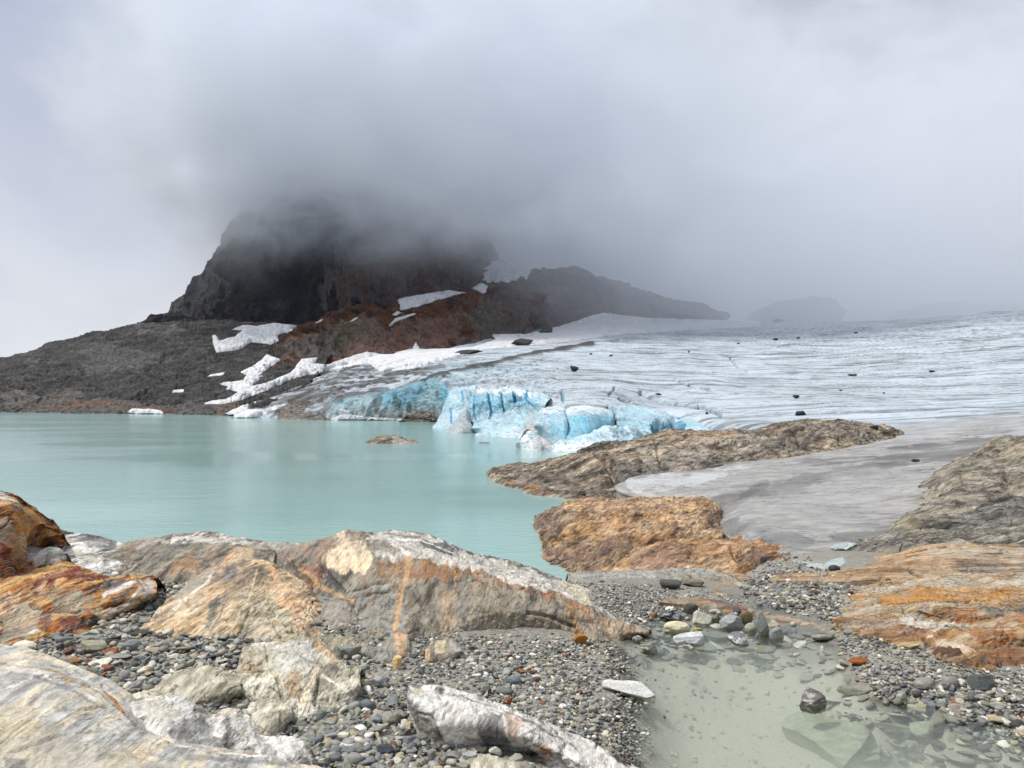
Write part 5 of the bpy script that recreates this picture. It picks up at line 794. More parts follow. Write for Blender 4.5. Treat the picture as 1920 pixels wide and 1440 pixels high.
near('shadowy black shore rock at the glacier\'s left foot', [[Zd(520, 786, -.1), Zd(560, 787, -.1), Zd(600, 788, -.1), Zd(640, 789, -.1)], [(525, 770, 300), (555, 760, 303), (590, 765, 300), (640, 775, 292)], [(530, 764, 310), (560, 755, 312), (590, 758, 310), (640, 772, 300)]], R_ridge, sink=2, back=(12, 6), seed=342, amp=1.2, scale=.08, famp=.6, ffreq=.3, res=1.3, patches=[([(500, 740), (660, 740), (660, 800), (500, 800)], '#403d39', .8, 5)])  # patch gives the whole rock one dark tone
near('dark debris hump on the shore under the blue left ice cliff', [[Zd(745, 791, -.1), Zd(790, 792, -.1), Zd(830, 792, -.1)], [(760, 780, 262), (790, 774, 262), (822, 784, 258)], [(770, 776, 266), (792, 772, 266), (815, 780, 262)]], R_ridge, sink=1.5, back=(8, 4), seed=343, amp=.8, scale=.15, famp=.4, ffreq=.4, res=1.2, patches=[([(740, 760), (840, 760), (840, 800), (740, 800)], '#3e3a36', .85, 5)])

# ------------------------------------------------------------------ things laid on the surfaces built so far
deps = None
def rc(px, py, dmax=4000):
    o = Vector((0, 0, CZ)); v = Vector(((px - 960) / F, 1.0, -(py - HZ) / F)); v.normalize()
    ok, loc, n, idx, ob, mt = scene.ray_cast(deps, o, v, distance=dmax)
    return (loc, n, ob) if ok else None
bpy.context.view_layer.update(); deps = bpy.context.evaluated_depsgraph_get()
def drape(poly, thick, mat, label, cat, name='snow_patch', group=None, kind=None, step=1.6, seed=0, edge=2.0, lift=0.0, col=None, ok=('hill', 'mountain', 'rocky_spur', 'crag', 'glacier', 'ground', 'ice_tongue', 'rock_outcrop')):
    xs = [p[0] for p in poly]; ys = [p[1] for p in poly]
    gx = np.arange(min(xs) - step, max(xs) + 2 * step, step); gy = np.arange(max(ys) + step, min(ys) - 2 * step, -step * 0.6)
    X, Y = np.meshgrid(gx, gy); W = np.stack([X.ravel() / 14, Y.ravel() / 9, np.full(X.size, seed * 3.3)], -1)
    sd = poly_sd(X.ravel() + edge * fbm(W, 3, seed), Y.ravel() + edge * 0.6 * fbm(W + 9, 3, seed + 1), poly).reshape(X.shape)
    ids = -np.ones(X.shape, int); V = []
    for j in range(X.shape[0]):
        for i in range(X.shape[1]):
            if sd[j, i] > -step:
                h = rc(X[j, i], Y[j, i])
                if h and h[2].name.split('.')[0] in ok:
                    s = min(max(sd[j, i] / 4.0, -0.4), 1.0); t = thick * (s if s < 0 else math.sqrt(s)) + lift
                    q = h[0] + h[1] * 0.4 * t + Vector((0, 0, 0.6 * t)); ids[j, i] = len(V); V.append(q[:])
    Fs = []
    for j in range(X.shape[0] - 1):
        for i in range(X.shape[1] - 1):
            a, b_, c, d = ids[j, i], ids[j, i + 1], ids[j + 1, i + 1], ids[j + 1, i]
            if min(a, b_, c, d) < 0: continue
            yy = [V[k][1] for k in (a, b_, c, d)]
            if max(yy) - min(yy) > 0.12 * min(yy): continue
            Fs.append((a, b_, c, d))
    if Fs:      # one connected sheet
        par = list(range(len(V)))
        def root(a):
            while par[a] != a: par[a] = par[par[a]]; a = par[a]
            return a
        for f in Fs:
            for q in f[1:]: par[root(q)] = root(f[0])
        cnt = {}
        for f in Fs: cnt[root(f[0])] = cnt.get(root(f[0]), 0) + 1
        best = max(cnt, key=cnt.get); Fs = [f for f in Fs if root(f[0]) == best]
        used = sorted({k for f in Fs for k in f}); mp_ = {k: i for i, k in enumerate(used)}
        V = [V[k] for k in used]; Fs = [tuple(mp_[k] for k in f) for f in Fs]
    if not Fs: print('EMPTY drape', label); return None
    return mesh_from(name, V, Fs, mat, label=label, cat=cat, group=group, kind=kind)
SG = 'snow patches on the dark slopes'
drape([(397, 630), (403, 627), (412, 640), (425, 635), (440, 632), (455, 620), (437, 617), (455, 610), (480, 612), (515, 606), (556, 611), (548, 620), (520, 628), (522, 640), (510, 646), (490, 643), (470, 641), (450, 655), (405, 661)], 1.6, M_snow, 'wide ragged snow patch high on the slope right under the black cliff', 'snow patch', group=SG, seed=1)
drape([(501, 665), (526, 675), (505, 689), (478, 709), (493, 704), (472, 726), (500, 720), (545, 700), (565, 674), (597, 671), (588, 683), (611, 685), (651, 672), (688, 660), (707, 664), (734, 666), (772, 654), (780, 641), (788, 655), (830, 655), (900, 652), (850, 668), (780, 690), (713, 697), (690, 680), (640, 690), (553, 708), (500, 732), (451, 750), (413, 758), (380, 756), (422, 751), (451, 735), (424, 730), (430, 725), (411, 720), (457, 714), (463, 704), (451, 698), (480, 685)], 1.8, M_snow, 'long snowfield between the red-brown spur and the glacier, reaching down towards the lake', 'snowfield', name='snowfield', group=SG, seed=2)
drape([(900, 655), (860, 662), (930, 637), (922, 628), (985, 627), (1050, 612), (1110, 592), (1130, 587), (1220, 597), (1340, 600), (1420, 602), (1430, 612), (1300, 618), (1150, 628), (1050, 642), (960, 650)], 1.8, M_snow, 'white snowfield below the foggy crag at the head of the glacier', 'snowfield', name='snowfield', group=SG, seed=3)
drape([(413, 780), (440, 768), (465, 757), (466, 769), (497, 768), (541, 756), (520, 766), (482, 782), (450, 783)], 1.2, M_snow, 'triangular snow patch at the water line beside the glacier foot', 'snow patch', group=SG, seed=4)
drape([(750, 581), (748, 560), (790, 552), (840, 545), (872, 548), (830, 560), (790, 572), (760, 580)], 1.6, M_snow, 'snow patch on the red-brown spur just below the cloud', 'snow patch', group=SG, seed=5, edge=3)
drape([(729, 611), (740, 597), (775, 588), (783, 588), (745, 602), (732, 612)], 1.0, M_snow, 'thin slanting snow strip across the red-brown spur', 'snow patch', group=SG, seed=6)
drape([(905, 550), (886, 541), (900, 530), (915, 535), (910, 548)], 1.0, M_snow, 'small snow patch in the notch between spur and crag', 'snow patch', group=SG, seed=7)
drape([(238, 773), (248, 766), (285, 767), (302, 770), (306, 775), (270, 776)], 0.8, M_snow, 'low snow patch on the shoreline of the grey slope', 'snow patch', group=SG, seed=8)
drape([(322, 736), (326, 731), (345, 730), (343, 735)], 0.6, M_snow, 'tiny snow patch alone halfway up the grey slope', 'snow patch', group=SG, seed=9, step=1.2, edge=.6)
drape([(389, 706), (396, 702), (421, 698), (418, 703)], 0.6, M_snow, 'sliver of snow left of the long snowfield', 'snow patch', group=SG, seed=10, step=1.2, edge=.6)
drape([(590, 606), (600, 600), (607, 598), (600, 604)], 0.6, M_snow, 'sliver of snow at the cliff foot right of the wide patch', 'snow patch', group=SG, seed=12, step=1.1, edge=.5)
drape([(655, 603), (668, 595), (672, 596), (662, 602)], 0.6, M_snow, 'sliver of snow on the olive part of the spur', 'snow patch', group=SG, seed=13, step=1.1, edge=.5)
drape([(735, 590), (745, 583), (752, 586), (742, 592)], 0.6, M_snow, 'tiny snow spot above the slanting strip', 'snow patch', group=SG, seed=14, step=1.1, edge=.5)
drape([(620, 786), (642, 777), (665, 779), (700, 783), (765, 787), (700, 790), (640, 789)], 0.8, M_snow, 'white snow ledge on the shore under the dirty ice cliff', 'snow patch', group=SG, seed=15)
drape([(632, 769), (636, 766), (655, 771), (653, 774)], 0.5, M_snow, 'short snow streak on the dirty ice above the shore ledge', 'snow patch', group=SG, seed=16, step=1.1, edge=.5)
drape([(905, 525), (912, 500), (925, 488), (950, 482), (980, 492), (1000, 505), (985, 520), (950, 530), (925, 530)], 2.0, M_snow, 'snow in the pass beneath the cloud, left of the foggy crag', 'snow patch', group=SG, seed=17, edge=9)
# melt stream between the ice tongue and the bedrock
M_str, _t, _b = new_mat('melt_stream_water'); _b.inputs['Base Color'].default_value = (0.42, 0.47, 0.45, 1); _b.inputs['Roughness'].default_value = 0.15
for pl, s_ in [([(1493, 1053), (1520, 1056), (1545, 1058), (1560, 1050), (1580, 1045), (1585, 1056), (1565, 1068), (1535, 1068), (1505, 1060)], 21), ([(1556, 1028), (1565, 1022), (1590, 1018), (1606, 1022), (1590, 1030), (1578, 1040), (1583, 1050), (1562, 1052), (1560, 1042), (1566, 1032)], 22)]:
    drape(pl, 0.03, M_str, None, None, name='stream', kind='structure', seed=s_, step=1.2, edge=1.0, lift=0.05)

# ------------------------------------------------------------------ stones
def ico(sub):
    bm = bmesh.new(); bmesh.ops.create_icosphere(bm, subdivisions=sub, radius=1.0)
    V = np.array([v.co[:] for v in bm.verts]); Fc = np.array([[v.index for v in f.verts] for f in bm.faces]); bm.free(); return V, Fc
ICO = {s: ico(s) for s in (2, 3, 4, 5)}
def stone_shape(sub, seed, kind='angular'):
    """unit stone: x,y half size about 1, z from 0 to 1"""
    V, Fc = ICO[sub]; V = V.copy(); rg = np.random.RandomState(seed)
    npl = {'round': 6, 'angular': 12, 'slab': 10, 'sharp': 10, 'chip': 7}[kind]; cut = {'round': 0.80, 'angular': 0.50, 'slab': 0.6, 'sharp': 0.40, 'chip': 0.28}[kind]
    for k in range(npl):
        n = rg.normal(size=3); n /= np.linalg.norm(n)
        if kind == 'slab' and k == 0: n = np.array([0.05, 0.05, 1.0]); n /= np.linalg.norm(n)
        h = cut + rg.uniform(0, 0.30 if kind != 'round' else .15) if not (kind == 'slab' and k == 0) else 0.4
        d = V @ n - h; V = V - np.outer(np.maximum(d, 0) * (1.0 if kind != 'round' else 0.8), n)
    V = V * (1 + 0.07 * fbm(V * 1.7 + seed, 4, seed)[:, None] + 0.022 * ridged(V * np.array([2, 2, 6.]) + seed, 2, seed)[:, None])
    V -= [0, 0, V[:, 2].min()]; V[:, :2] -= (V[:, :2].max(0) + V[:, :2].min(0)) / 2
    return V / [np.abs(V[:, 0]).max(), np.abs(V[:, 1]).max(), V[:, 2].max()], Fc
def stone_mat():
    m, t, b = new_mat('stone'); L = t.links
    co = t.nodes.new('ShaderNodeTexCoord').outputs['Object']; oi = t.nodes.new('ShaderNodeObjectInfo').outputs['Random']
    vm = t.nodes.new('ShaderNodeVectorMath'); vm.operation = 'ADD'; L.new(co, vm.inputs[0]); L.new(oi, vm.inputs[1]); c0 = vm.outputs[0]
    at = t.nodes.new('ShaderNodeAttribute'); at.attribute_name = 'Col'
    n1 = noise(t, mapping(t, c0, (5, 7, 30), (25, 20, 0)), 1.0, 7, 0.7, 0.2); n2 = noise(t, c0, 30, 5, 0.7); n3 = noise(t, c0, 160, 3, 0.7)
    c = mixc(t, 1.0, at.outputs['Color'], ramp(t, n1, [(0.3, 0.66), (0.5, 1.0), (0.7, 1.3)]), 'MULTIPLY')
    c = mixc(t, 1.0, c, ramp(t, n2, [(0.3, 0.75), (0.6, 1.1)]), 'MULTIPLY'); c = mixc(t, 1.0, c, ramp(t, n3, [(0.32, 0.75), (0.5, 1.0), (0.72, 1.25)]), 'MULTIPLY')
    L.new(c, b.inputs['Base Color']); b.inputs['Roughness'].default_value = 0.7
    bp = t.nodes.new('ShaderNodeBump'); bp.inputs['Distance'].default_value = 0.015; bp.inputs['Strength'].default_value = 0.7
    L.new(math_(t, 'ADD', n1, n2), bp.inputs['Height']); L.new(bp.outputs[0], b.inputs['Normal']); return m
M_stone = stone_mat()
def full(hx, n, k=1.0): c = np.ones((n, 4)); c[:, :3] = hexc(hx, k); return c
def stone(px, py, w, h, hx, label, kind='angular', seed=0, cat='stone', name='stone', depth=None, rot=(0, 0, 0), group=None, bury=0.12, second=None, use_ray=False, sub=5, zbase=None):
    """px,py: middle of the foot of the stone in the photograph; w,h: its size there; set down on the surface"""
    if use_ray:
        r = rc(px, py); 
        if not r: print('MISS', label); return
        X, Y, Zb = r[0]
    else:
        d = float(ghit(px, py)[0]); X, Y, Zb = (px - 960) / F * d, d, CZ - (py - HZ) / F * d
        if zbase is not None: Y = (CZ - zbase) * F / (py - HZ); X = (px - 960) / F * Y; Zb = zbase
    V, Fc = stone_shape(sub, seed * 7 + 3, kind); m = Y / F; W = w * m / 2; Hh = h * m; Dp = (depth * m / 2) if depth else W * 0.75
    # what the eye sees as height is partly the top surface seen from above
    tilt = (py - HZ) / F; Hz = max(Hh - 1.4 * Dp * tilt, Hh * 0.6, 0.02)
    V = V * [W, Dp, Hz * (1 + bury)]; V = V @ rotm(*rot).T; V[:, 2] -= V[:, 2].min() + Hz * bury
    V += [X, Y + Dp * 0.8, Zb]
    col = full(hx, len(V))
    if second: k = sstep(.05, .2, fbm((V - V.mean(0)) / max(W, .05) * np.array([1.2, 2.5, 5.]), 4, seed))[:, None]; col[:, :3] = col[:, :3] * (1 - k) + np.array(hexc(second)) * k
    return mesh_from(name, V, Fc, M_stone, col=col, label=label, cat=cat, group=group)
PG = 'stones standing at the head of the pool'
for a in [
    (1262, 1165, 46, 28, '#3a3d4a', 'blue-black slaty stone on the wet grit, left of the dark leaning one', 'sharp', 401, PG), (1225, 1158, 22, 12, '#8f705c', 'small brownish stone at the left end of the pool stones', 'angular', 402, PG),
    (1296, 1150, 30, 22, '#5a5c58', 'dark grey leaning stone farthest back among the pool stones', 'angular', 403, PG), (1319, 1168, 40, 26, '#b9b7a8', 'pale grey flat-topped stone behind the cream one', 'angular', 404, PG), (1272, 1185, 50, 24, '#cbc4a4', 'cream and tan rounded stone at the head of the pool', 'round', 405, PG),
    (1309, 1186, 18, 12, '#b39d62', 'little ochre stone right of the cream rounded stone', 'angular', 406, PG), (1345, 1166, 18, 16, '#6f6d5f', 'small mottled stone between two pale grey ones', 'angular', 407, PG), (1374, 1178, 46, 28, '#9a9c9a', 'wedge-shaped light grey stone half under water', 'angular', 408, PG),
    (1399, 1167, 28, 24, '#6d6446', 'olive-brown blocky stone next to the upright grey slab', 'angular', 409, PG), (1410, 1184, 24, 18, '#aca99a', 'pale round stone leaning on the upright slab', 'round', 410, PG), (1433, 1192, 26, 48, '#858984', 'tall upright grey slab, highest stone in the pool', 'angular', 411, PG), (1458, 1197, 28, 26, '#9a9b98', 'white-streaked grey stone right of the upright slab', 'angular', 412, PG),
    (1386, 1208, 38, 26, '#75747a', 'dark folded stone with white streaks standing in clear shallow water', 'sharp', 413, PG), (1281, 1216, 40, 18, '#66675f', 'jagged grey stone in front of the white block', 'sharp', 414, PG), (1218, 1222, 34, 18, '#6a6a60', 'jagged brown-grey stone at the left side of the pool', 'sharp', 415, PG), (1196, 1203, 20, 12, '#6d6d68', 'small rough grey stone breaking the water by the whaleback tip', 'sharp', 416, PG)]:
    px, py, w, h, hx, lb, kd, sd_, gp = a
    stone(px, py, w, h, hx, lb, kd, sd_, group=gp, name='stone', depth=w * 0.7, bury=0.5, zbase=7.0, sub=5 if w > 25 else 4, second='#b9b9b4' if kd == 'sharp' else None)
stone(1297, 1211, 62, 26, '#c3c5c4', 'white block-shaped stone with a grey stripe lying in the pool', 'slab', 420, group=PG, zbase=7.0, bury=0.5, depth=34, rot=(0, -6, 8))
for (px, py, w, h, hx, lb, kd, s_) in [
    (1529, 1330, 50, 42, '#6c6863', 'dark angular boulder standing alone in the middle of the pool', 'angular', 421), (1180, 1312, 104, 44, '#d2d1cc', 'flat white pointed slab at the left edge of the pool', 'sharp', 422),
    (1089, 1210, 30, 26, '#a8702c', 'ochre-orange block on the fine gravel by the whaleback tip', 'angular', 423), (1260, 1106, 42, 20, '#4e514e', 'flat-topped dark grey block on the grit hump', 'slab', 424), (1301, 1100, 44, 16, '#7b7768', 'grey-brown slab beside the dark flat-topped block', 'slab', 425),
    (1726, 1341, 68, 34, '#bcb49c', 'pale cream elongated stone at the right shore of the pool', 'round', 426), (1739, 1296, 42, 28, '#95938c', 'light grey stone in the right gravel bank', 'round', 427), (1787, 1295, 34, 30, '#8b8a84', 'rounded grey stone left of the dark green-grey boulder', 'round', 428),
    (1852, 1297, 54, 36, '#4f5653', 'dark green-grey boulder, biggest on the right gravel bank', 'angular', 429), (1616, 1248, 40, 18, '#93572a', 'rust-orange stone on the right gravel bank', 'round', 430), (1709, 1218, 38, 12, '#bba573', 'flat straw-coloured slab at the foot of the rusty ledges', 'slab', 431),
    (1594, 1192, 22, 14, '#8f8c85', 'grey cobble by the left end of the rusty ledges', 'round', 432), (1880, 1361, 40, 20, '#b3a684', 'tan flat stone near the right edge by the water', 'slab', 433), (1917, 1372, 30, 24, '#3f423f', 'black wet stone cut by the right edge', 'angular', 434), (1801, 1336, 34, 20, '#a2958a', 'pinkish-grey stone on the right shore next to the cream one', 'angular', 435),
    (1567, 1072, 22, 14, '#3f4345', 'round black stone at the mouth of the melt stream', 'round', 436), (38, 1226, 46, 28, '#ddd3bf', 'egg-shaped cream cobble beside the grey slab at left', 'round', 437), (125, 1246, 56, 14, '#96602f', 'long rust-brown stone among the grey pebbles at left', 'slab', 438),
    (205, 1230, 34, 16, '#8f4a28', 'brick-red stone in the left pebble bed', 'angular', 439), (165, 1226, 54, 26, '#9a9780', 'flat greenish-tan slab in the left pebble bed', 'slab', 440), (243, 1222, 34, 26, '#868a8b', 'smooth blue-grey cobble right of the brick-red stone', 'round', 441), (255, 1196, 40, 16, '#3f443f', 'almost black stone under the peach slab', 'angular', 442),
    (460, 1290, 34, 26, '#a29d88', 'sandy-grey cobble left of the lumpy cream rock', 'round', 443), (652, 1235, 46, 28, '#83847b', 'flat grey stone below the weathered knob', 'slab', 444), (743, 1256, 18, 28, '#e2c08a', 'cream wedge of vein rock under the split boulder', 'angular', 445), (710, 1292, 38, 26, '#77787a', 'dark stone with a white cap in the centre gravel', 'angular', 446),
    (911, 1268, 30, 16, '#454b4e', 'blue-black angular stone on the centre gravel', 'angular', 447), (963, 1285, 28, 20, '#6f7a80', 'blue-grey egg-shaped stone on the centre gravel', 'round', 448), (945, 1305, 32, 18, '#6f706a', 'olive-grey flat cobble above the white ridge', 'round', 449), (806, 1298, 28, 16, '#5f6d75', 'dark bluish cobble touching the tip of the white ridge', 'round', 450),
    (788, 1296, 24, 16, '#8fa0a3', 'pale bluish cobble touching the tip of the white ridge', 'round', 451), (723, 1420, 40, 28, '#3f444c', 'blue-black flat stone at the bottom of the gravel', 'angular', 452), (1072, 1390, 24, 22, '#3b4150', 'dark navy stone by the lower gravel edge', 'angular', 453), (952, 1322, 18, 16, '#8e5038', 'reddish stone near the crest of the white ridge', 'round', 454), (955, 1237, 14, 12, '#6d3a30', 'maroon pebble on the centre gravel', 'angular', 455), (975, 1263, 22, 6, '#9a5330', 'brick-coloured chip on the centre gravel', 'slab', 456), (778, 1366, 26, 18, '#a9a48c', 'sandy round cobble by the white ridge face', 'round', 457), (780, 1340, 22, 14, '#b7b09a', 'pale buff cobble left of the white ridge face', 'round', 458)]:
    stone(px, py, w, h, hx, lb, kd, s_, cat='boulder' if w > 49 else 'stone', name='boulder' if w > 49 else 'stone', second='#a9a8a2' if s_ in (421, 446) else None, use_ray=(s_ in (424, 425)), zbase=7.0 if s_ in (421, 422) else None, bury=0.4 if s_ == 421 else 0.12, rot=(0, 10 if s_ == 422 else 0, (s_ * 37) % 40 - 20), depth=w * (0.45 if s_ in (422, 431, 438) else 0.7))
# slabs lying on the pool floor
SB = 'flat slabs lying under water in the pool'
for i, (px, py, w, h, hx, lb, kd) in enumerate([
    (1590, 1432, 160, 92, '#989c88', 'huge pale green slab under water near the bottom of the pool', 'sharp'), (1746, 1390, 60, 40, '#979a88', 'square submerged slab left of two small ones', 'slab'), (1715, 1418, 40, 36, '#9fa08c', 'small oblong submerged slab right of the huge one', 'slab'), (1680, 1380, 84, 40, '#8f917f', 'wide submerged slab above the huge one', 'sharp'), (1560, 1348, 32, 14, '#a5a591', 'small rounded submerged stone touching the huge slab', 'round'),
    (1400, 1222, 54, 24, '#8e9182', 'oval submerged slab under the dark folded stone', 'round'), (1327, 1222, 50, 14, '#97998a', 'long flat submerged stone right of the white block', 'round'), (1343, 1207, 66, 22, '#85877b', 'greyish submerged slab between the standing stones', 'slab'), (1380, 1246, 42, 12, '#8d9182', 'lone oval submerged slab in the middle of the pool head', 'round'), (1442, 1256, 30, 12, '#6d736c', 'dark oval stone just under the surface', 'round'), (1435, 1225, 42, 12, '#9a9b84', 'pale slab under water below the upright stone', 'slab'), (1472, 1217, 34, 16, '#9d8f78', 'tan slab under water right of the upright stone', 'slab'), (1225, 1230, 50, 20, '#868a7c', 'round submerged slab under the left jagged stone', 'round'), (1480, 1190, 46, 10, '#6e716c', 'thin dark slab under water at the far right of the pool head', 'slab'), (1800, 1360, 44, 18, '#85857a', 'grey slab under shallow water near the right shore', 'slab'), (1350, 1190, 40, 10, '#6f7069', 'thin dark slate under the wedge-shaped stone', 'slab')]):
    stone(px, py, w, h, hx, lb, kd, 470 + i, group=SB, cat='slab', name='slab', depth=w * 1.3 if w > 100 else w * 0.8, bury=0.35)
# boulders on the ice and the ridge
for i, (px, py, w, h, lb) in enumerate([(1077, 697, 16, 11, 'black boulder on the ice above the blue wall, largest rock on the glacier\'s centre'), (1503, 779, 21, 9, 'flat dark boulder on white ice just above the brown ridge'), (1494, 747, 13, 7, 'dark boulder on the ice right above the flat one'), (1642, 806, 15, 9, 'grey boulder perched on the right end of the brown ridge'), (1719, 866, 16, 6, 'small flat stone on the grey ice tongue'),
        (1292, 661, 5, 3, 'speck-like boulder on the upper ice right of the moraine line'), (1455, 638, 10, 4, 'far dark boulder high on the ice, left of a pair'), (1498, 635, 9, 3, 'far dark boulder high on the ice, right of a pair'), (1601, 705, 18, 4, 'brownish debris patch on the open ice'), (1748, 698, 11, 4, 'small dark stone in the middle of the right-hand ice'), (1577, 733, 6, 3, 'tiny dark stone on the ice upper right of the flat boulder'), (1146, 668, 7, 3, 'tiny dark stone near the moraine line\'s right end'), (1326, 777, 6, 5, 'black stone wedged at the crevasse end by the ice cave'), (1385, 645, 6, 3, 'tiny dark stone on the foggy upper ice'), (1606, 625, 8, 3, 'tiny dark stone on the ice close to the fog'), (1108, 665, 5, 3, 'dark speck of rock just past the moraine line'), (1235, 741, 12, 4, 'dark dirt patch beside the long curved crevasse'), (1658, 738, 5, 3, 'dark dot of rock on the ice above the ridge\'s right end')]):
    stone(px, py, w, h, '#33353a' if i != 8 else '#5a4a3e', lb, 'angular', 500 + i, group='boulders lying on the glacier', cat='boulder', name='boulder', use_ray=True, sub=3, bury=0.1)
for i, (px, py, w, h, lb) in enumerate([(1022, 628, 30, 14, 'dark rock island in the upper snowfield, the higher of two'), (978, 648, 44, 13, 'dark rock island at the edge of the upper snowfield, the lower of two'), (880, 664, 60, 8, 'strip of dark rubble along the lower edge of the snow'), (1462, 604, 20, 6, 'faint dark rock in the fog at the glacier head')]):
    stone(px, py, w, h, '#45403c', lb, 'angular', 530 + i, cat='rock', name='rock', use_ray=True, sub=4, bury=0.3)

# ------------------------------------------------------------------ pebbles
rg = np.random.RandomState(12)
PAL = [('#8d8d89', 'slate grey', 28), ('#787c7e', 'blue-grey', 12), ('#939284', 'greenish grey', 19), ('#5b5b59', 'dark grey', 13), ('#bdb9ab', 'pale buff', 13), ('#a3967c', 'tan', 8), ('#7f5540', 'rust-brown', 1.3), ('#d6d3ca', 'whitish', 5)]
pw = np.array([p[2] for p in PAL], float); pw /= pw.sum()
REG = [  # polygon, count, size low/high in photo pixels, where
    ([(0, 1190), (110, 1190), (300, 1170), (480, 1195), (620, 1240), (700, 1250), (700, 1440), (560, 1470), (440, 1340), (230, 1330), (60, 1240)], 2500, 7, 30, 'in the coarse pebble bed at left'),
    ([(0, 1190), (110, 1190), (300, 1170), (480, 1195), (620, 1240), (700, 1250), (700, 1440), (560, 1470), (440, 1340), (230, 1330), (60, 1240)], 3500, 3, 9, 'in the coarse pebble bed at left'),
    ([(60, 1200), (300, 1180), (600, 1240), (640, 1330), (700, 1300), (760, 1440), (580, 1440), (440, 1300), (230, 1290), (100, 1240)], 130, 16, 48, 'in the coarse pebble bed at left'),
    ([(180, 1062), (400, 1085), (400, 1150), (280, 1185), (150, 1180), (280, 1120), (170, 1075)], 620, 5, 20, 'in the pocket between the rusty rock and the peach slab'),
    ([(560, 1150), (640, 1110), (700, 1190), (800, 1195), (820, 1300), (660, 1330), (600, 1240)], 900, 4, 17, 'in the hollow under the whaleback'),
    ([(560, 1330), (780, 1310), (860, 1400), (1000, 1440), (1000, 1480), (560, 1480)], 1300, 7, 32, 'at the bottom between the cream rock and the white ridge'),
    ([(780, 1190), (1130, 1195), (1180, 1260), (1190, 1450), (1080, 1400), (900, 1310), (780, 1290)], 5200, 2.5, 12, 'on the fine gravel below the whaleback'),
    ([(860, 1215), (1000, 1230), (1150, 1330), (1170, 1420), (1080, 1390), (900, 1305)], 700, 7, 19, 'on the fine gravel below the whaleback'),
    ([(1560, 1190), (1640, 1190), (1760, 1220), (2080, 1250), (2080, 1430), (1790, 1360), (1640, 1300), (1590, 1240)], 3700, 3, 14, 'on the right-hand gravel bank'),
    ([(1620, 1280), (1930, 1290), (1930, 1430), (1700, 1345)], 330, 9, 24, 'on the right-hand gravel bank'),
    ([(1390, 1085), (1500, 1072), (1660, 1098), (1600, 1140), (1560, 1165), (1400, 1120)], 1500, 3, 17, 'among the slates behind the pool'),
    ([(1350, 975), (1420, 1000), (1500, 1050), (1570, 1078), (1500, 1092), (1400, 1070), (1440, 1045), (1360, 1005)], 900, 2, 9, 'between the orange lobe and the ice tongue'),
    ([(1060, 1090), (1240, 1105), (1420, 1130), (1300, 1150), (1180, 1190), (1120, 1130)], 3400, 1.8, 8, 'on the grit beside the whaleback'),
    ([(1190, 1200), (1500, 1180), (1620, 1320), (1920, 1420), (1900, 1480), (1200, 1480)], 420, 4, 16, 'on the pool floor'),
    ([(1200, 1160), (1250, 1140), (1400, 1140), (1500, 1170), (1480, 1200), (1380, 1215), (1230, 1210)], 170, 6, 20, 'between the stones at the pool head'),
    ([(560, 1470), (1120, 1470), (1160, 1640), (500, 1640)], 1300, 7, 28, 'at the bottom between the cream rock and the white ridge'),
    ([(1500, 1270), (1640, 1310), (1920, 1400), (1920, 1480), (1650, 1490), (1540, 1350)], 130, 12, 60, 'on the pool floor'),
    ([(1200, 1190), (1330, 1170), (1560, 1180), (1600, 1270), (1480, 1270), (1330, 1250), (1220, 1260)], 150, 9, 38, 'on the pool floor')]
protos = [stone_shape(2, 900 + i, ('round', 'chip', 'slab', 'chip', 'angular', 'chip')[i % 6]) for i in range(16)]
items = []
for ri, (poly, cnt, lo, hi, where) in enumerate(REG):
    xs = [p[0] for p in poly]; ys = [p[1] for p in poly]; px = rg.uniform(min(xs), max(xs), cnt * 4); py = rg.uniform(min(ys), max(ys), cnt * 4)
    ok = poly_sd(px + 8 * rg.normal(size=len(px)), py + 5 * rg.normal(size=len(py)), poly) > 0; px = px[ok][:cnt]; py = py[ok][:cnt]
    d = ghit(px, py); sz = lo + (hi - lo) * rg.beta(1.2, 3.4, len(px))
    if ri in (0, 5): sz *= 0.8 + 0.25 * (py - 1180) / 260
    if ri == 6: px = px + rg.exponential(13, len(px)) * (px > 1120)
    for k in range(len(px)): items.append((px[k], py[k], d[k], sz[k], ri))
deps = bpy.context.evaluated_depsgraph_get(); bpy.context.view_layer.update()
items = [it for it in items if it[2] < 48]
vis = []
for k, it in enumerate(items):
    if it[3] < 9.5: continue
    r = rc(it[0], it[1] - it[3] * 0.25)
    if r and r[2].name.split('.')[0] in ('ground', 'pond') and abs(r[0].y - it[2]) < 0.8: vis.append(k)
vis.sort(key=lambda k: -items[k][3]); solo = set(vis[:300])
mV, mF, mC, off_ = [], [], [], 0; n_solo = 0
solo_mesh = {}; cent = {}
def pick(ri):
    return rg.choice(len(PAL), p=pw)
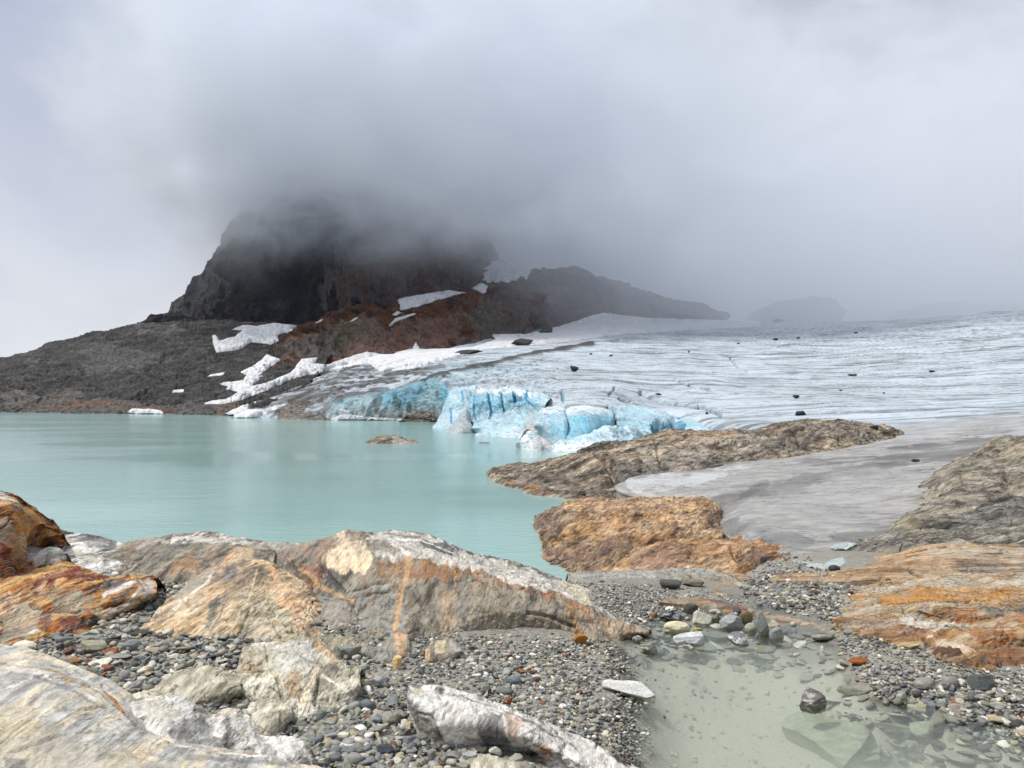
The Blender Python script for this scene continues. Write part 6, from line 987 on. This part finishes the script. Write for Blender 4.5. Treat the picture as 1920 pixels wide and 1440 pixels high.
for k, (px, py, d, s, ri) in enumerate(items):
    ci = pick(ri); W = s * d / F * 0.5 * 1.15; pi = rg.randint(16)
    if ri >= 14: W *= 1.1
    if ri == 2: pi = int(rg.choice([2, 4, 7, 9, 12, 14, 1, 3]))
    sx, sy, sz = W, W * rg.uniform(.55, .95), W * rg.uniform(.3, .75) * (0.55 if ri == 2 else 1); rz = rg.uniform(0, 360); tx, ty = rg.normal(0, 14, 2)
    X = (px - 960) / F * d; Z0 = CZ - (py - HZ) / F * d; bury = sz * rg.uniform(0.0, 0.3) if k not in solo else 0.05 * sz
    if ri == 13 or ri > 15: sz *= 0.45; bury = sz * 0.3; ci = 2 if ci in (0, 1, 6, 7) else ci
    if k in solo:
        key = (pi, ci)
        if key not in solo_mesh:
            V, Fc = stone_shape(3, 900 + pi, ('round', 'chip', 'slab', 'chip', 'angular', 'chip')[pi % 6]); 
            o = mesh_from('pebble', V * 0.04, Fc, M_stone, smooth=False, col=full(PAL[ci][0], len(V), 1.0 + 0.15 * rg.normal()), origin=np.zeros(3)); solo_mesh[key] = o.data
        else:
            o = bpy.data.objects.new('pebble', solo_mesh[key]); scene.collection.objects.link(o)
        o.scale = (sx / .04, sy / .04, sz * 1.9 / .04); o.rotation_euler = (math.radians(tx * .6), math.radians(ty * .6), math.radians(rz)); o.location = (X, d, Z0 - bury)
        tag(o, PAL[ci][1] + ' pebble ' + REG[ri][4], 'pebble', PAL[ci][1] + ' pebbles ' + REG[ri][4]); n_solo += 1
    else:
        V, Fc = protos[pi]; R = rotm(tx, ty, rz); Q = (V * [sx, sy, sz * 1.9]) @ R.T + [X, d, Z0 - bury]
        mV.append(Q); mF.append(Fc + off_); off_ += len(V); mC.append(full(PAL[ci][0], len(V), max(.5, 1 + 0.16 * rg.normal()) * 1))
M_grav = M_stone.copy(); M_grav.name = 'gravel_stone'
mesh_from('gravel', np.concatenate(mV), np.concatenate(mF), M_grav, col=np.concatenate(mC), smooth=False, origin=np.zeros(3), label='mixed grey, buff and rust gravel lying between the rocks and round the pool', cat='gravel', kind='stuff')
print('pebbles', n_solo, 'gravel', len(mV))

# ------------------------------------------------------------------ the cloud that hides the summit and lies on the upper glacier
def cloud():
    x0, x1, y0, y1, z0, z1 = -560, 1150, 430, 1500, 18, 400
    bm = bmesh.new(); bmesh.ops.create_cube(bm, size=1.0); c = np.array([(x0 + x1) / 2, (y0 + y1) / 2, (z0 + z1) / 2])
    for v in bm.verts: v.co = Vector((v.co.x * (x1 - x0), v.co.y * (y1 - y0), v.co.z * (z1 - z0)))
    me = bpy.data.meshes.new('cloud'); bm.to_mesh(me); bm.free()
    m = bpy.data.materials.new('cloud_vapour'); m.use_nodes = True; t = m.node_tree; t.nodes.clear(); L = t.links
    o = t.nodes.new('ShaderNodeOutputMaterial'); v = t.nodes.new('ShaderNodeVolumePrincipled'); L.new(v.outputs[0], o.inputs['Volume'])
    co = t.nodes.new('ShaderNodeNewGeometry').outputs['Position']; s = t.nodes.new('ShaderNodeSeparateXYZ'); L.new(co, s.inputs[0]); X, Y, Z = s.outputs
    n = noise(t, mapping(t, co, (1, 1, 1.3)), 0.0075, 4, 0.55, 0.3)
    # cloud base: 135 m round the mountain, sinking to the right and towards the glacier head
    mrx = t.nodes.new('ShaderNodeMapRange'); mrx.interpolation_type = 'SMOOTHSTEP'; L.new(X, mrx.inputs[0])
    for i_, v_ in ((1, -190), (2, 130), (3, 96.0), (4, 54.0)): mrx.inputs[i_].default_value = v_
    base = mrx.outputs[0]
    hgt = math_(t, 'SUBTRACT', Z, base); hgt = math_(t, 'ADD', hgt, math_(t, 'MULTIPLY_ADD', n, 150.0, -75.0))
    r = t.nodes.new('ShaderNodeMapRange'); r.interpolation_type = 'SMOOTHSTEP'; L.new(hgt, r.inputs[0]); r.inputs[1].default_value = 0; r.inputs[2].default_value = 130
    # fades out at the left end and at the box front
    e = t.nodes.new('ShaderNodeMapRange'); e.interpolation_type = 'SMOOTHSTEP'; L.new(math_(t, 'MULTIPLY_ADD', n, 420.0, math_(t, 'ADD', X, -210.0)), e.inputs[0]); e.inputs[1].default_value = -450; e.inputs[2].default_value = -290
    f = t.nodes.new('ShaderNodeMapRange'); f.interpolation_type = 'SMOOTHSTEP'; L.new(Y, f.inputs[0]); f.inputs[1].default_value = 435; f.inputs[2].default_value = 640
    dn = math_(t, 'MULTIPLY', math_(t, 'MULTIPLY', r.outputs[0], e.outputs[0]), f.outputs[0])
    dn = math_(t, 'MULTIPLY', math_(t, 'MULTIPLY', dn, dn), 1.0)
    mx_ = t.nodes.new('ShaderNodeMapRange'); mx_.interpolation_type = 'SMOOTHSTEP'; L.new(X, mx_.inputs[0])
    for i_, v_ in ((1, -50), (2, 230), (3, 0.019), (4, 0.0036)): mx_.inputs[i_].default_value = v_
    dn = math_(t, 'MULTIPLY', dn, mx_.outputs[0]); dn = math_(t, 'MULTIPLY', dn, ramp(t, noise(t, mapping(t, co, (1, 1, 1.5)), 0.014, 6, 0.65, 0.8), [(0.38, 0.08), (0.62, 2.0)]))
    # thin mist over the glacier head
    ms = t.nodes.new('ShaderNodeMapRange'); ms.interpolation_type = 'SMOOTHSTEP'; L.new(Y, ms.inputs[0]); ms.inputs[1].default_value = 480; ms.inputs[2].default_value = 880; ms.inputs[4].default_value = 0.0085
    mxm = t.nodes.new('ShaderNodeMapRange'); mxm.interpolation_type = 'SMOOTHSTEP'; L.new(X, mxm.inputs[0]); mxm.inputs[1].default_value = -60; mxm.inputs[2].default_value = 170; mxm.inputs[3].default_value = 0.06
    mz = t.nodes.new('ShaderNodeMapRange'); mz.interpolation_type = 'SMOOTHSTEP'; L.new(math_(t, 'MULTIPLY_ADD', n, 80.0, math_(t, 'ADD', Z, -40.0)), mz.inputs[0])
    for i_, v_ in ((1, 90), (2, 175), (3, 1.0), (4, 0.12)): mz.inputs[i_].default_value = v_
    L.new(math_(t, 'ADD', dn, math_(t, 'MULTIPLY', mz.outputs[0], math_(t, 'MULTIPLY', ms.outputs[0], mxm.outputs[0]))), v.inputs['Density'])
    v.inputs['Color'].default_value = (0.93, 0.955, 0.995, 1); v.inputs['Anisotropy'].default_value = 0.0
    me.materials.append(m); ob = bpy.data.objects.new('cloud', me); scene.collection.objects.link(ob); ob.location = c
    tag(ob, 'grey cloud wrapping the mountain top and drifting over the glacier head', 'cloud', kind='stuff')
cloud()
